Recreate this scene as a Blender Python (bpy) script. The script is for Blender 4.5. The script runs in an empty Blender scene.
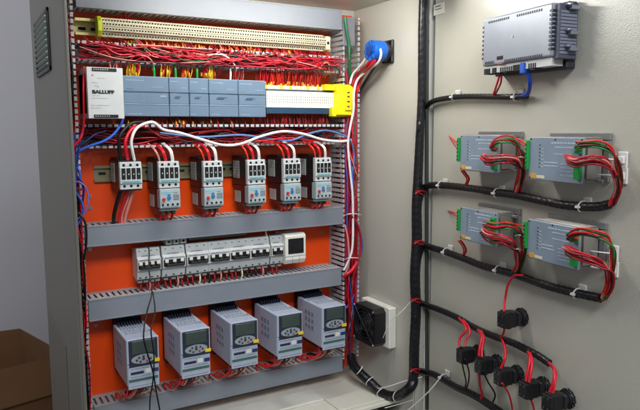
import bpy, math, random
from mathutils import Vector, Matrix
random.seed(7)
C = bpy.context.scene.collection
LAMP, ROOM = 47, 38
# ------------------------------------------------------------ materials
def lin(c):
    return tuple((v/255/12.92 if v/255 <= .04045 else ((v/255+.055)/1.055)**2.4) for v in c)
MATS = {}
def mat(name, rgb, rough=.5, metal=0, var=.12, vscale=30, bump=0, bscale=200, coat=0, emit=0, spec=.5, dirt=0):
    if name in MATS: return MATS[name]
    m = bpy.data.materials.new(name); m.use_nodes = True
    nt = m.node_tree; b = nt.nodes['Principled BSDF']
    c = lin(rgb)
    tc = nt.nodes.new('ShaderNodeTexCoord')
    n = nt.nodes.new('ShaderNodeTexNoise'); n.inputs['Scale'].default_value = vscale; n.inputs['Detail'].default_value = 4
    nt.links.new(tc.outputs['Object'], n.inputs['Vector'])
    r = nt.nodes.new('ShaderNodeValToRGB')
    r.color_ramp.elements[0].position = .3; r.color_ramp.elements[1].position = .7
    r.color_ramp.elements[0].color = tuple(v*(1-var) for v in c)+(1,)
    r.color_ramp.elements[1].color = tuple(min(1, v*(1+var*.6)) for v in c)+(1,)
    nt.links.new(n.outputs['Fac'], r.inputs['Fac'])
    out = r.outputs['Color']
    if dirt:
        n2 = nt.nodes.new('ShaderNodeTexNoise'); n2.inputs['Scale'].default_value = 9; n2.inputs['Detail'].default_value = 8; n2.inputs['Roughness'].default_value = .75
        nt.links.new(tc.outputs['Object'], n2.inputs['Vector'])
        r2 = nt.nodes.new('ShaderNodeValToRGB'); r2.color_ramp.elements[0].position = .5; r2.color_ramp.elements[1].position = .75
        r2.color_ramp.elements[0].color = (0, 0, 0, 1); r2.color_ramp.elements[1].color = (dirt, dirt, dirt, 1)
        nt.links.new(n2.outputs['Fac'], r2.inputs['Fac'])
        mx = nt.nodes.new('ShaderNodeMix'); mx.data_type = 'RGBA'
        nt.links.new(r2.outputs['Color'], mx.inputs['Factor']); nt.links.new(out, mx.inputs['A'])
        mx.inputs['B'].default_value = tuple(v*.45 for v in c)+(1,)
        out = mx.outputs['Result']
    nt.links.new(out, b.inputs['Base Color'])
    mr = nt.nodes.new('ShaderNodeMapRange'); mr.inputs['To Min'].default_value = max(0, rough-.08); mr.inputs['To Max'].default_value = min(1, rough+.1)
    nt.links.new(n.outputs['Fac'], mr.inputs['Value'])
    if vscale > 3: nt.links.new(mr.outputs['Result'], b.inputs['Roughness'])
    else: b.inputs['Roughness'].default_value = rough; r.color_ramp.elements[0].position = .1; r.color_ramp.elements[1].position = .9; n.inputs['Detail'].default_value = 1
    b.inputs['Metallic'].default_value = metal
    b.inputs['Specular IOR Level'].default_value = spec
    if coat:
        b.inputs['Coat Weight'].default_value = coat; b.inputs['Coat Roughness'].default_value = .08
    if bump:
        nb = nt.nodes.new('ShaderNodeTexNoise'); nb.inputs['Scale'].default_value = bscale; nb.inputs['Detail'].default_value = 2
        nt.links.new(tc.outputs['Object'], nb.inputs['Vector'])
        bp = nt.nodes.new('ShaderNodeBump'); bp.inputs['Strength'].default_value = bump; bp.inputs['Distance'].default_value = .001
        nt.links.new(nb.outputs['Fac'], bp.inputs['Height']); nt.links.new(bp.outputs['Normal'], b.inputs['Normal'])
    if emit:
        b.inputs['Emission Color'].default_value = c+(1,); b.inputs['Emission Strength'].default_value = emit
    MATS[name] = m; return m
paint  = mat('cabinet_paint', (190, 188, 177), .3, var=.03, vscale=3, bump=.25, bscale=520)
paintd = mat('shaded_side_paint', (106, 103, 96), .45, var=.05, vscale=3, bump=.3, bscale=350)  # cabinet paint with the unlit outer side's shade put into its colour
dpaint = mat('door_paint', (190, 188, 175), .27, var=.02, vscale=3, bump=.34, bscale=400)
orange = mat('orange_plate', (246, 76, 3), .34, var=.06, vscale=6, bump=.15, bscale=300, dirt=.10)
ductm  = mat('duct_grey', (128, 134, 143), .42, var=.06, vscale=12, dirt=.12)
ductf  = mat('duct_finger', (176, 178, 180), .5, var=.08, vscale=40)
ductd  = mat('duct_inside', (88, 90, 94), .6)
galv   = mat('galvanised', (150, 142, 110), .35, metal=.6, var=.15)
brassr = mat('rail_yellow', (226, 214, 150), .35, metal=.35, var=.1)
steel  = mat('steel', (170, 172, 172), .32, metal=.8, var=.1)
white  = mat('white_plastic', (226, 224, 214), .45, var=.06)
offw   = mat('offwhite_plastic', (196, 199, 198), .42, var=.07, dirt=.15)
cream  = mat('cream_plastic', (225, 216, 186), .45, var=.08)
creamf = mat('cream_floor', (222, 219, 206), .35, var=.05, dirt=.12, vscale=8)
black  = mat('black_plastic', (24, 24, 27), .38, var=.2)
blackw = mat('black_wrap', (20, 21, 25), .32, var=.2, vscale=60)
dark   = mat('dark_hole', (10, 10, 11), .8)
navy   = mat('navy_heatsink', (28, 34, 52), .5, metal=.3)
vfdm   = mat('drive_grey', (176, 185, 203), .42, var=.05, dirt=.14)
plcm   = mat('plc_bluegrey', (92, 113, 134), .5, var=.05)
plcl   = mat('plc_light', (134, 156, 176), .5)
psu    = mat('psu_grey', (198, 200, 198), .4, metal=.1, var=.05)
hmim   = mat('panel_grey', (142, 148, 158), .38, metal=.25, var=.04, dirt=.1)
hmid   = mat('panel_dark', (72, 76, 92), .45)
drvm   = mat('driver_bluegrey', (138, 154, 170), .4, metal=.1, var=.05)
drvs   = mat('driver_side', (150, 146, 140), .4, metal=.5, var=.1)
green  = mat('green_connector', (22, 150, 62), .4)
green2 = mat('mid_green_wire', (20, 128, 60), .4)
greend = mat('green_wire', (16, 104, 66), .4)
teal   = mat('teal_print', (128, 178, 186), .5)
red    = mat('red_wire', (212, 24, 44), .38, var=.1)
redd   = mat('dark_red_wire', (158, 14, 30), .42, var=.15)
orangw = mat('orange_red_wire', (226, 54, 30), .38)
pink   = mat('pink_wire', (222, 140, 128), .4)
blue   = mat('blue_wire', (40, 92, 196), .38)
blued  = mat('dark_blue_wire', (24, 48, 110), .4)
whitew = mat('white_wire', (232, 226, 226), .38)
blackwi= mat('black_wire', (16, 16, 18), .4)
brown  = mat('brown_wire', (84, 40, 26), .45)
yellow = mat('yellow_plastic', (244, 222, 10), .42, var=.06)
yel    = mat('yellow_marker', (240, 200, 40), .5)
ygreen = mat('yellow_green', (190, 200, 30), .45)
swblue = mat('switch_blue', (14, 92, 190), .35)
screen = mat('dark_screen', (66, 78, 74), .2)
tie    = mat('nylon_tie', (222, 220, 214), .45)
card   = mat('cardboard', (104, 70, 42), .85, var=.12, vscale=14, dirt=.2)
wallm  = mat('room_wall', (172, 170, 174), .85, var=.03, vscale=2)
floorm = mat('room_floor', (96, 92, 88), .7, var=.1)
patchm = mat('brown_patch', (100, 94, 86), .45, var=.05)
ink    = mat('print_black', (26, 26, 30), .6)
inkg   = mat('print_grey', (120, 124, 130), .6)
orml   = mat('orange_sticker', (216, 160, 60), .5)
# ------------------------------------------------------------ camera model
f = 627.
ex = Vector((1107, -80, f)).normalized()
dn = Vector((20, 5195, f)); dn = (dn-ex*dn.dot(ex)).normalized()
ez = -dn; ey = ez.cross(ex)
Mw = Matrix((ex, ey, ez))                       # camera(x right,y down,z fwd) -> world
A = Vector(((133-320)/f, (265-205)/f, 1))*1.34
CAM = Vector((0, -.07, 1.0)) - Mw @ A
def ray(px, py): return Mw @ Vector(((px-320)/f, (py-205)/f, 1))
cam = bpy.data.objects.new('camera', bpy.data.cameras.new('camera')); C.objects.link(cam)
R = Matrix((Mw @ Vector((1, 0, 0)), Mw @ Vector((0, -1, 0)), Mw @ Vector((0, 0, -1)))).transposed()
cam.matrix_world = Matrix.Translation(CAM) @ R.to_4x4()
cam.data.sensor_width = 36; cam.data.lens = f/640*36; cam.data.clip_start = .02; cam.data.clip_end = 60
bpy.context.scene.camera = cam
# ------------------------------------------------------------ surfaces things are mounted on
class Frame:
    def __init__(s, o, rz):
        s.o = Vector(o); s.rz = rz; s.R = Matrix.Rotation(rz, 3, 'Z'); s.Ri = s.R.transposed()
    def w(s, x, y, z): return s.o + s.R @ Vector((x, y, z))
    def at(s, px, py, h=0):                     # local x, z of a measured point at distance h in front of the surface
        r = s.Ri @ ray(px, py); c = s.Ri @ (CAM-s.o); t = (-h-c.y)/r.y; p = c+r*t
        return p.x, p.z
    def p(s, px, py, h=0):
        x, z = s.at(px, py, h); return s.w(x, -h, z)
PL = Frame((0, 0, 0), 0)
WR = Frame((.609, 0, 0), -math.pi/2)
SD = Frame((-.150, 0, 0), -math.pi/2)
DR = Frame((.640, -.285, 0), math.atan2(-.994, -.109))
# ------------------------------------------------------------ mesh builder
class MB:
    def __init__(s): s.v = []; s.f = []; s.m = []; s.sm = []
    def add(s, vs, fs, m=0, smooth=False):
        k = len(s.v); s.v += [tuple(v) for v in vs]
        for q in fs: s.f.append([i+k for i in q]); s.m.append(m); s.sm.append(smooth)
    def box(s, x0, x1, y0, y1, z0, z1, m=0, T=None):
        vs = [Vector((x, y, z)) for x in (x0, x1) for y in (y0, y1) for z in (z0, z1)]
        if T: vs = [T @ v for v in vs]
        s.add(vs, [(0,1,3,2),(4,6,7,5),(0,4,5,1),(2,3,7,6),(0,2,6,4),(1,5,7,3)], m); return s
    def prism(s, prof, x0, x1, m=0):            # prof: (y,z) outline extruded along x
        n = len(prof)
        s.add([(x, y, z) for x in (x0, x1) for y, z in prof],
              [list(range(n))[::-1], list(range(n, 2*n))]+[(i, (i+1) % n, n+(i+1) % n, n+i) for i in range(n)], m); return s
    def cyl(s, c, ax, r, L, n=16, m=0, r2=None, smooth=True):
        ax = Vector(ax).normalized(); u = ax.orthogonal().normalized(); w = ax.cross(u); c = Vector(c); r2 = r if r2 is None else r2
        vs = [c+(u*math.cos(a)+w*math.sin(a))*rr+ax*l for rr, l in ((r, 0), (r2, L)) for a in [2*math.pi*i/n for i in range(n)]]
        k = len(s.v); s.v += [tuple(v) for v in vs]
        for i in range(n): s.f.append([k+i, k+(i+1) % n, k+n+(i+1) % n, k+n+i]); s.m.append(m); s.sm.append(smooth)
        s.f.append([k+i for i in range(n)][::-1]); s.m.append(m); s.sm.append(False)
        s.f.append([k+n+i for i in range(n)]); s.m.append(m); s.sm.append(False); return s
    def ring(s, c, ax, R_, r, n=18, k=6, m=0, sx=1, sy=1, u=None):
        ax = Vector(ax).normalized(); u = Vector(u).normalized() if u else ax.orthogonal().normalized(); w = ax.cross(u); c = Vector(c)
        vs = []; fs = []
        for i in range(n):
            a = 2*math.pi*i/n; d = u*math.cos(a)*sx+w*math.sin(a)*sy; dd = d.normalized()
            for j in range(k):
                b = 2*math.pi*j/k; vs.append(c+d*R_+dd*(r*math.cos(b))+ax*(r*math.sin(b)))
        for i in range(n):
            for j in range(k): fs.append((i*k+j, i*k+(j+1) % k, ((i+1) % n)*k+(j+1) % k, ((i+1) % n)*k+j))
        s.add(vs, fs, m, True); return s
    def tube(s, pts, r, n=7, m=0, sub=6, wrap=0, pitch=.011):
        P = smooth_path(pts, sub)
        if wrap: P = resample(P, pitch/5)
        fr = None; vs = []; L = 0
        for i, p in enumerate(P):
            t = (P[min(i+1, len(P)-1)]-P[max(i-1, 0)]).normalized()
            if i: L += (p-P[i-1]).length
            if fr is None: fr = t.orthogonal().normalized()
            fr = (fr-t*fr.dot(t)).normalized(); w = t.cross(fr)
            for j in range(n):
                a = 2*math.pi*j/n
                rr = r(i/(len(P)-1)) if callable(r) else r
                if wrap:
                    ph = (L/pitch-j/n) % 1
                    rr = rr*(1-wrap*(1 if ph < .22 else 0))
                vs.append(p+(fr*math.cos(a)+w*math.sin(a))*rr)
        N = len(P); fs = [(i*n+j, i*n+(j+1) % n, (i+1)*n+(j+1) % n, (i+1)*n+j) for i in range(N-1) for j in range(n)]
        s.add(vs, fs, m, True); s.add([vs[j] for j in range(n)], [list(range(n))[::-1]], m); s.add([vs[(N-1)*n+j] for j in range(n)], [list(range(n))], m)
        return s
    def build(s, name, mats, parent=None, bevel=0, loc=None, seg=1):
        if not isinstance(mats, (list, tuple)): mats = [mats]
        me = bpy.data.meshes.new(name)
        vs = s.v
        if loc is not None: vs = [tuple(Vector(v)-loc) for v in vs]
        me.from_pydata(vs, [], s.f)
        for mm in mats: me.materials.append(mm)
        me.polygons.foreach_set('material_index', s.m); me.polygons.foreach_set('use_smooth', s.sm); me.update()
        o = bpy.data.objects.new(name, me); C.objects.link(o)
        if loc is not None: o.location = loc
        if parent: o.parent = parent
        if bevel:
            b = o.modifiers.new('bevel', 'BEVEL'); b.width = bevel; b.segments = seg; b.limit_method = 'ANGLE'; b.angle_limit = .8
        return o
def smooth_path(pts, sub):
    pts = [Vector(p) for p in pts]
    if len(pts) < 3 or sub < 2: return pts
    q = [pts[0]*2-pts[1]]+pts+[pts[-1]*2-pts[-2]]; out = []
    for i in range(1, len(q)-2):
        a, b, c, d = q[i-1:i+3]
        for k in range(sub):
            t = k/sub
            out.append(.5*((2*b)+(c-a)*t+(2*a-5*b+4*c-d)*t*t+(3*b-a-3*c+d)*t**3))
    out.append(pts[-1]); return out
def resample(P, step):
    out = [P[0]]; acc = 0
    for a, b in zip(P, P[1:]):
        L = (b-a).length
        if L < 1e-9: continue
        t = step-acc
        while t <= L: out.append(a+(b-a)*(t/L)); t += step
        acc = L-(t-step)
    return out
def tag(o, label=None, cat=None, group=None, kind=None):
    if label: o['label'] = label
    if cat: o['category'] = cat
    if group: o['group'] = group
    if kind: o['kind'] = kind
    return o
def thing(name, label, cat, fr, x, h, z, group=None, off=0):
    o = bpy.data.objects.new(name, None); C.objects.link(o); o.empty_display_size = .02
    o.location = fr.w(x, -h, z); o.rotation_euler = (0, 0, fr.rz+off); return tag(o, label, cat, group)
def dup(root, label=None, loc=None, skip=()):
    r = root.copy(); C.objects.link(r)
    if label: r['label'] = label
    if loc is not None: r.location = loc
    for ch in root.children:
        if ch.name.split('.')[0] in skip: continue
        c = ch.copy(); C.objects.link(c); c.parent = r
        for g in ch.children: d = g.copy(); C.objects.link(d); d.parent = c
    return r
def text(name, s_, size, m, parent, x, h, z, bold=0, sx=1.0, align='LEFT'):
    cu = bpy.data.curves.new(name, 'FONT'); cu.body = s_; cu.size = size; cu.offset = bold; cu.align_x = align; cu.resolution_u = 2
    t = bpy.data.objects.new('tmp', cu); C.objects.link(t)
    dg = bpy.context.evaluated_depsgraph_get(); me = bpy.data.meshes.new_from_object(t.evaluated_get(dg))
    bpy.data.objects.remove(t)
    for v in me.vertices: v.co = (x+v.co.x*sx, -h, z+v.co.y)
    me.materials.clear(); me.materials.append(m)
    o = bpy.data.objects.new(name, me); C.objects.link(o); o.parent = parent; return o
def dashes(b, x0, x1, z, y, hgt=.0012, m=0, seed=0):
    rr = random.Random(seed+int(x0*1e5)+int(z*1e5)); x = x0      # a row of small print: words made of short strokes
    while x < x1:
        w = rr.uniform(.0012, .0038)
        if x+w > x1: break
        n_ = max(1, int(w/.0009))
        for k in range(n_): b.box(x+k*w/n_, x+k*w/n_+w/n_*.62, y-.0002, y+.0004, z, z+hgt*rr.choice((.75, 1, 1)), m)
        x += w+.0011
def wire(pts, r, m, label, cat='wire', group=None, name='wire', n=7, wrap=0, kind=None, sub=6, pitch=.011):
    b = MB(); b.tube(pts, r, n=n, wrap=wrap, sub=sub, pitch=pitch)
    return tag(b.build(name, m, loc=Vector(pts[0])), label, cat, group, kind)
def fp(fr, lst, h=None): return [fr.p(q[0], q[1], h if h is not None else q[2]) for q in lst]
# ============================================================ THE SETTING
b = MB(); b.box(-4, 4, -4.0, 2.0, -.02, 0); tag(b.build('floor', floorm), kind='structure')
b = MB(); b.box(-4, 4, 1.75, 1.83, .0, 3.0); tag(b.build('wall', wallm), kind='structure')
# ============================================================ CABINET
ZF, ZT, YF, XR = .62, 1.591, -.262, .609
cab = thing('control_cabinet', 'beige steel control cabinet standing open with orange mounting plate and long wiring inside', 'control cabinet', PL, .235, 0, 0)
def cb(name, m, *boxes, bevel=.0015, lab=None):
    b = MB(); [b.box(*q) for q in boxes]
    for i, v in enumerate(b.v): b.v[i] = (v[0]-.235, v[1], v[2])
    o = b.build(name, m, cab, bevel=bevel)
    if lab: o['label'] = lab
    return o
cb('side_wall', paint, (XR, XR+.004, YF, .17, .55, ZT+.03), lab='lit inner face of the right side wall')
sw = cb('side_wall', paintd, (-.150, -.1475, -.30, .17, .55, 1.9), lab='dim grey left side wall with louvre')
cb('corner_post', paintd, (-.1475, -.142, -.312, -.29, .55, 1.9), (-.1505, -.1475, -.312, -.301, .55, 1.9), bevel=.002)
cb('back_wall', paint, (-.147, XR, .006, .0095, .55, ZT+.01), (-.147, XR, .166, .169, .55, 1.6))
cb('top_panel', paint, (-.147, XR, -.345, .005, ZT+.0005, ZT+.02))
cb('bottom_panel', creamf, (-.147, XR, YF+.05, .005, ZF-.01, ZF), (-.147, XR, YF+.02, YF+.0495, ZF-.06, ZF-.028))
cb('gland_plate', white, (-.142, .437, -.128, -.02, ZF+.0005, ZF+.0055), bevel=.001)
cb('gland_plate', creamf, (.4395, .602, -.20, -.02, ZF+.0005, ZF+.0035), bevel=.001)
cb('plinth', black, (-.13, .60, -.23, .15, 0, .55))
cb('mounting_plate', orange, (-.142, .6, 0, .004, .64, 1.578))
cb('front_flange', paint, (XR+.0045, XR+.03, YF-.001, YF+.002, .55, ZT+.03))
b = MB()
for x_, z_ in ((-.07, .66), (.5, .66), (-.07, 1.145), (.505, 1.02), (-.075, 1.03), (.2, 1.03), (-.07, .86), (.50, .86), (.24, 1.20), (-.07, 1.12), (.508, 1.19)):
    b = MB(); b.cyl((x_-.235, -.0005, z_), (0, -1, 0), .0042, .0025, n=12); b.cyl((x_-.235, -.003, z_), (0, -1, 0), .0014, .0003, n=8, m=1)
    b.build('plate_screw', [steel, dark], cab, bevel=.0005)
# louvre on the left side
vb = MB()
x0, zt = SD.at(35.5, 19); x1, _ = SD.at(49.5, 30); _, zb = SD.at(42, 76); _, zt = SD.at(43, 14)
ox, oz = (x0+x1)/2, zb
def side_part(name, m, fn, bevel=.001, lab=None, parent=None):
    parent = parent or sw
    b = MB(); fn(b)
    for i, v in enumerate(b.v):
        w = SD.w(*v); b.v[i] = (w.x-.235, w.y, w.z)
    o = b.build(name, m, parent, bevel=bevel)
    if lab: o['label'] = lab
    return o
def lf(b):
    w = .008
    b.box(x0, x1, -.004, -.0002, zt-w, zt); b.box(x0, x1, -.004, -.0002, zb, zb+w); b.box(x0, x0+w, -.0045, -.0002, zb, zt); b.box(x1-w, x1, -.0045, -.0002, zb, zt)
lou = side_part('louvre', black, lf)
def ls(b):
    n = 9; hh = (zt-zb-.016)/n
    for i in range(n):
        z = zb+.008+i*hh
        b.add([(x0+.009, -.0005, z), (x1-.009, -.0005, z), (x1-.009, -.0005, z+hh*.9), (x0+.009, -.0005, z+hh*.9), (x0+.009, -.009, z+.003), (x1-.009, -.009, z+.003)],
              [(0,1,5,4), (4,5,2,3), (0,4,3), (1,2,5)])
side_part('louvre_slat', mat('louvre_grey', (150, 160, 152), .4), ls)
xa, _ = SD.at(52, 370); xb, _ = SD.at(67.5, 370); _, zz = SD.at(56, 325)
side_part('side_patch', patchm, lambda b: b.box(xa, xb, -.0012, -.0002, .56, zz), lab='brownish rectangular patch low on the left side wall')  # thin rectangle slightly browner than the wall paint behind it
# ---------------------------------------------------------------- door (part of the cabinet)
def door_part(name, m, fn, bevel=.001, lab=None, par=None):
    b = MB(); fn(b)
    for i, v in enumerate(b.v):
        w = DR.w(*v); b.v[i] = (w.x-.235, w.y, w.z)
    o = b.build(name, m, par or cab, bevel=bevel)
    if lab: o['label'] = lab
    return o
dleft, _ = DR.at(432, 200)
door = door_part('door', dpaint, lambda b: b.box(dleft, .78, 0, .02, .55, 1.75), lab='open right door seen from inside')
def rail(b):
    xa, _ = DR.at(424.5, 150, .004); xb, _ = DR.at(427.8, 150, .004)
    b.box(xa, xb, -.004, .012, .55, 1.72)
door_part('door_rail', white, rail, par=door)
def rail_s(b):
    xa, _ = DR.at(424.9, 150, .005); xb, _ = DR.at(427.3, 150, .005); z = .58
    while z < 1.7: b.box(xa+.002, xb-.002, -.0052, -.0035, z, z+.008); z += .045
door_part('rail_slots', dark, rail_s, bevel=0, par=door)
def groove(b):
    xa, _ = DR.at(427.8, 150, 0); b.box(xa, dleft+.001, .012, .02, .55, 1.75)
door_part('door_seal', mat('seal_grey', (74, 72, 64), .6), groove, par=door)
xa, za = DR.at(434, 16); xb, zb2 = DR.at(444.5, 2)
door_part('paper_label', white, lambda b: b.box(xa, xb, -.0012, -.0002, za, zb2), lab='small white paper label high on the door', bevel=0, par=door)
door_part('label_print', inkg, lambda b: (b.box(xa+.006, xb-.008, -.0016, -.0013, za+.011, za+.013), b.box(xa+.006, xb-.012, -.0016, -.0013, za+.017, za+.020)), bevel=0, par=door)
# ============================================================ DUCTS
def duct_h(label, x0, x1, z0, z1, h, cover=True, inside=ductd):
    t = thing('cable_duct', label, 'cable duct', PL, x0, 0, z0, 'slotted wiring ducts on the mounting plate')
    L = x1-x0; H = z1-z0; b = MB()
    b.box(0, L, -.0025, -.0005, 0, H)
    n = int(L/.0125); 
    for zz in (0, H-.0018):
        b.box(0, L, -.014, -.0025, zz, zz+.0018)
        for i in range(n+1):
            xx = i*L/n
            b.box(max(0, xx-.0038), min(L, xx+.0038), -h+(.0015 if not cover else .004), -.014, zz, zz+.0018)
        if cover: b.box(0, L, -h+.003, -h+.0145, zz-.0002, zz+.0020)
        else:
            for i in range(n+1):
                xx = i*L/n; s = -1 if zz > 0 else 1
                b.box(max(0, xx-.0042), min(L, xx+.0042), -h, -h+.0018, min(zz, zz+s*.004), max(zz+.0018, zz+.0018+s*.003))
    b.build('duct_channel', ductf, t)
    if cover:
        c = MB(); c.box(-.001, L+.001, -h-.0015, -h+.0022, -.001, H+.001); c.box(-.001, L+.001, -h-.0022, -h-.0013, -.0012, .0018); c.box(-.001, L+.001, -h-.0022, -h-.0013, H-.0018, H+.0012); c.build('duct_cover', ductm, t, bevel=.0012, seg=2)
    return t
def duct_v(label, x0, x1, z0, z1, h, cover=None):
    t = thing('cable_duct', label, 'cable duct', PL, x0, 0, z0, 'slotted wiring ducts on the mounting plate')
    L = z1-z0; W = x1-x0; b = MB()
    b.box(0, W, -.0025, -.0005, 0, L)
    n = int(L/.0125)
    for xx in (0, W-.0018):
        b.box(xx, xx+.0018, -.01, -.0025, 0, L)
        for i in range(n+1):
            zz = i*L/n; b.box(xx, xx+.0018, -h+.0015, -.01, max(0, zz-.0038), min(L, zz+.0038))
            s = 1 if xx == 0 else -1
            b.box(min(xx, xx+s*.004), max(xx+.0018, xx+.0018+s*.003), -h, -h+.0018, max(0, zz-.0042), min(L, zz+.0042))
    b.build('duct_channel', ductf, t)
    if cover: c = MB(); c.box(-.001, W*.68, -h-.002, -h-.0002, cover, L); c.build('duct_cover', mat('duct_cover_dark', (120, 120, 128), .45), t, bevel=.001)
    return t
XL, XD = -.092, .525
duct_h('wide closed grey cable duct running along the very top of the plate', XL+.003, XD-.002, 1.5285, 1.5725, .07)
duct_h('open cable duct stuffed with red wires between the white terminal strip and the modules', XL+.002, XD-.001, 1.4235, 1.4635, .07, cover=False)
duct_h('open uncovered cable duct holding the long white wire, right above the contactors', XL+.006, XD-.001, 1.2495, 1.2985, .07, cover=False)
duct_h('closed grey cable duct directly below the contactors', XL, XD+.002, 1.0485, 1.0895, .07)
duct_h('closed grey cable duct between the circuit breakers and the drives', XL-.001, XD-.004, .891, .9345, .07)
duct_h('closed grey cable duct at the bottom, in front of the cream floor panel', XL+.001, XD, .6605, .7005, .07)
duct_v('open vertical cable duct full of red and white wires next to the right side wall', XD+.0025, .577, .69, 1.56, .07, cover=.80)
duct_v('open vertical cable duct at the left edge of the orange plate behind the wall', -.141, XL-.004, .645, 1.55, .07)
# ============================================================ WIRE TANGLES in ducts
def tangle(name, label, path_fn, n, mats, r=(.0011, .0019), kindm='stuff', segs=9, cat='wires'):
    b = MB(); names = [m for m, _ in mats]; wts = [w for _, w in mats]
    for i in range(n):
        m = random.choices(range(len(mats)), wts)[0]
        b.tube(path_fn(i), random.uniform(*r), n=5, m=m, sub=4)
    return tag(b.build(name, names), label, cat, kind='stuff')
def along_x(x0, x1, z0, z1, h0, h1, dz=.34):
    def fn(i):
        a, c = sorted((random.uniform(x0, x1), random.uniform(x0, x1)))
        if c-a < .25: a = max(x0, a-.2); c = min(x1, c+.2)
        zc = random.uniform(z0, z1); hc = random.uniform(h0, h1); pts = []
        k = max(4, int((c-a)/.055))
        for j in range(k+1):
            zc = min(z1, max(z0, zc+random.gauss(0, (z1-z0)*dz))); hc = min(h1, max(h0, hc+random.gauss(0, .012)))
            pts.append((a+(c-a)*j/k+random.uniform(-.012, .012), -hc, zc))
        if random.random() < .5: pts[-1] = (pts[-1][0]+.005, -.02, (z0-.006 if random.random() < .5 else z1+.006))
        return pts
    return fn
crim = mat('crimson_wire', (178, 20, 48), .45)
fade = mat('faded_red_wire', (224, 70, 76), .45)
REDS = [(red, 4), (redd, 5), (crim, 4), (fade, 1.6), (mat('maroon_wire', (92, 12, 26), .5), 2.5), (orangw, 1), (blackwi, 1), (brown, .6), (greend, .5), (whitew, .35), (pink, .6), (blued, .4)]
tangle('wire_tangle', 'dense tangle of red wires filling the upper open duct', along_x(XL+.005, XD-.004, 1.427, 1.460, .012, .084), 84, REDS, r=(.0009, .0015))
def arcs(i):
    x = random.uniform(XL+.01, XD-.06); w_ = random.uniform(.03, .12); za = random.choice((1.421, 1.466)); s_ = 1 if za < 1.44 else -1; d_ = random.choice((-1, 1)); x = x if d_ > 0 else x+w_
    return [(x, -.05, za-s_*.008), (x+d_*w_*.08, -.074, za+s_*.006), (x+d_*w_*.4, -.086, za+s_*random.uniform(.012, .03)), (x+d_*w_, -.07, za+s_*random.uniform(.01, .03)), (x+d_*w_*1.4, -.04, 1.445)]
tangle('wire_tangle', 'red wire ends arching over the front of the upper open duct', arcs, 70, [(red, 4), (crim, 4), (fade, 2), (redd, 2), (pink, 1), (blackwi, .8), (greend, .4), (whitew, .3)], r=(.0010, .0016))
tangle('wire_tangle', 'dark red and black wires filling the open duct above the contactors', along_x(XL+.005, XD-.004, 1.254, 1.292, .010, .058), 60, [(redd, 6), (red, 1.5), (blackwi, 3), (brown, 2), (greend, .4), (blued, 1), (pink, .3)])
def along_z(x0, x1, z0, z1, h0, h1, dr=.22):
    def fn(i):
        a, c = sorted((random.uniform(z0, z1), random.uniform(z0, z1)))
        if c-a < .3: a = max(z0, a-.25); c = min(z1, c+.25)
        xc = random.uniform(x0, x1); hc = random.uniform(h0, h1); pts = []; k = max(4, int((c-a)/.07))
        for j in range(k+1):
            xc = min(x1, max(x0, xc+random.gauss(0, (x1-x0)*dr))); hc = min(h1, max(h0, hc+random.gauss(0, .009)))
            pts.append((xc, -hc, a+(c-a)*j/k))
        return pts
    return fn
tangle('wire_tangle', 'thick red wire loom inside the right vertical duct', along_z(XD+.008, .568, .66, 1.43, .015, .078), 60, [(red, 4), (crim, 4), (redd, 5), (fade, .8), (blackwi, 2.5), (pink, .4), (blued, 1)], r=(.0011, .0019))
tangle('wire_tangle', 'loose red, blue and white wires bulging over the right vertical duct', along_z(XD+.006, .562, .70, 1.30, .05, .084, .35), 16, [(red, 4), (redd, 4), (blue, 1.5), (whitew, 1.5), (pink, 1), (blackwi, 1)], r=(.0011, .0018))
tangle('wire_tangle', 'red, black and blue wires inside the left vertical duct', along_z(-.136, XL-.008, .66, 1.53, .01, .075), 40, [(red, 5), (redd, 5), (blackwi, 5), (blued, 1), (greend, 1.2)], r=(.0013, .0022))
tangle('wire_tangle', 'blue wires bunched at the left edge beside the upper left of the plate', along_z(-.136, XL-.004, 1.08, 1.28, .03, .085, .4), 12, [(blue, 6), (blued, 4)], r=(.0016, .0024))
# ============================================================ DIN RAILS
def dinrail(label, x0, x1, zc, m, h=.0075, w=.0175):
    b = MB(); L = x1-x0
    t = thing('mounting_rail', label, 'mounting rail', PL, x0, 0, zc, 'metal mounting rails screwed to the orange plate')
    b.box(0, L, -.0015, -.0003, -w*.75, w*.75); b.box(0, L, -h, -.0015, w*.68, w*.75); b.box(0, L, -h, -.0015, -w*.75, -w*.68)
    b.box(0, L, -h-.001, -h, w*.68, w); b.box(0, L, -h-.001, -h, -w, -w*.68)
    b.build('rail_profile', m, t)
    s = MB(); x = .01
    while x < L-.02: s.box(x, x+.015, -.0018, -.0016, -.003, .003); x += .025
    s.build('rail_slots', dark, t)
# terminal row
zc0 = 1.4965
dinrail('yellowish metal rail carrying the long white terminal strip', XL+.005, .515, zc0, brassr, h=.03, w=.017)
dinrail('olive metal rail behind the contactors', PL.at(93.5, 174, 0)[0], .512, PL.at(94, 174, .005)[1]-.000, galv)
dinrail('grey metal rail behind the circuit breakers', PL.at(136, 262, 0)[0]+.02, .42, 1.003, steel)
dinrail('hidden metal rail behind the blue grey modules', -.05, .51, 1.355, galv)
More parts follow.
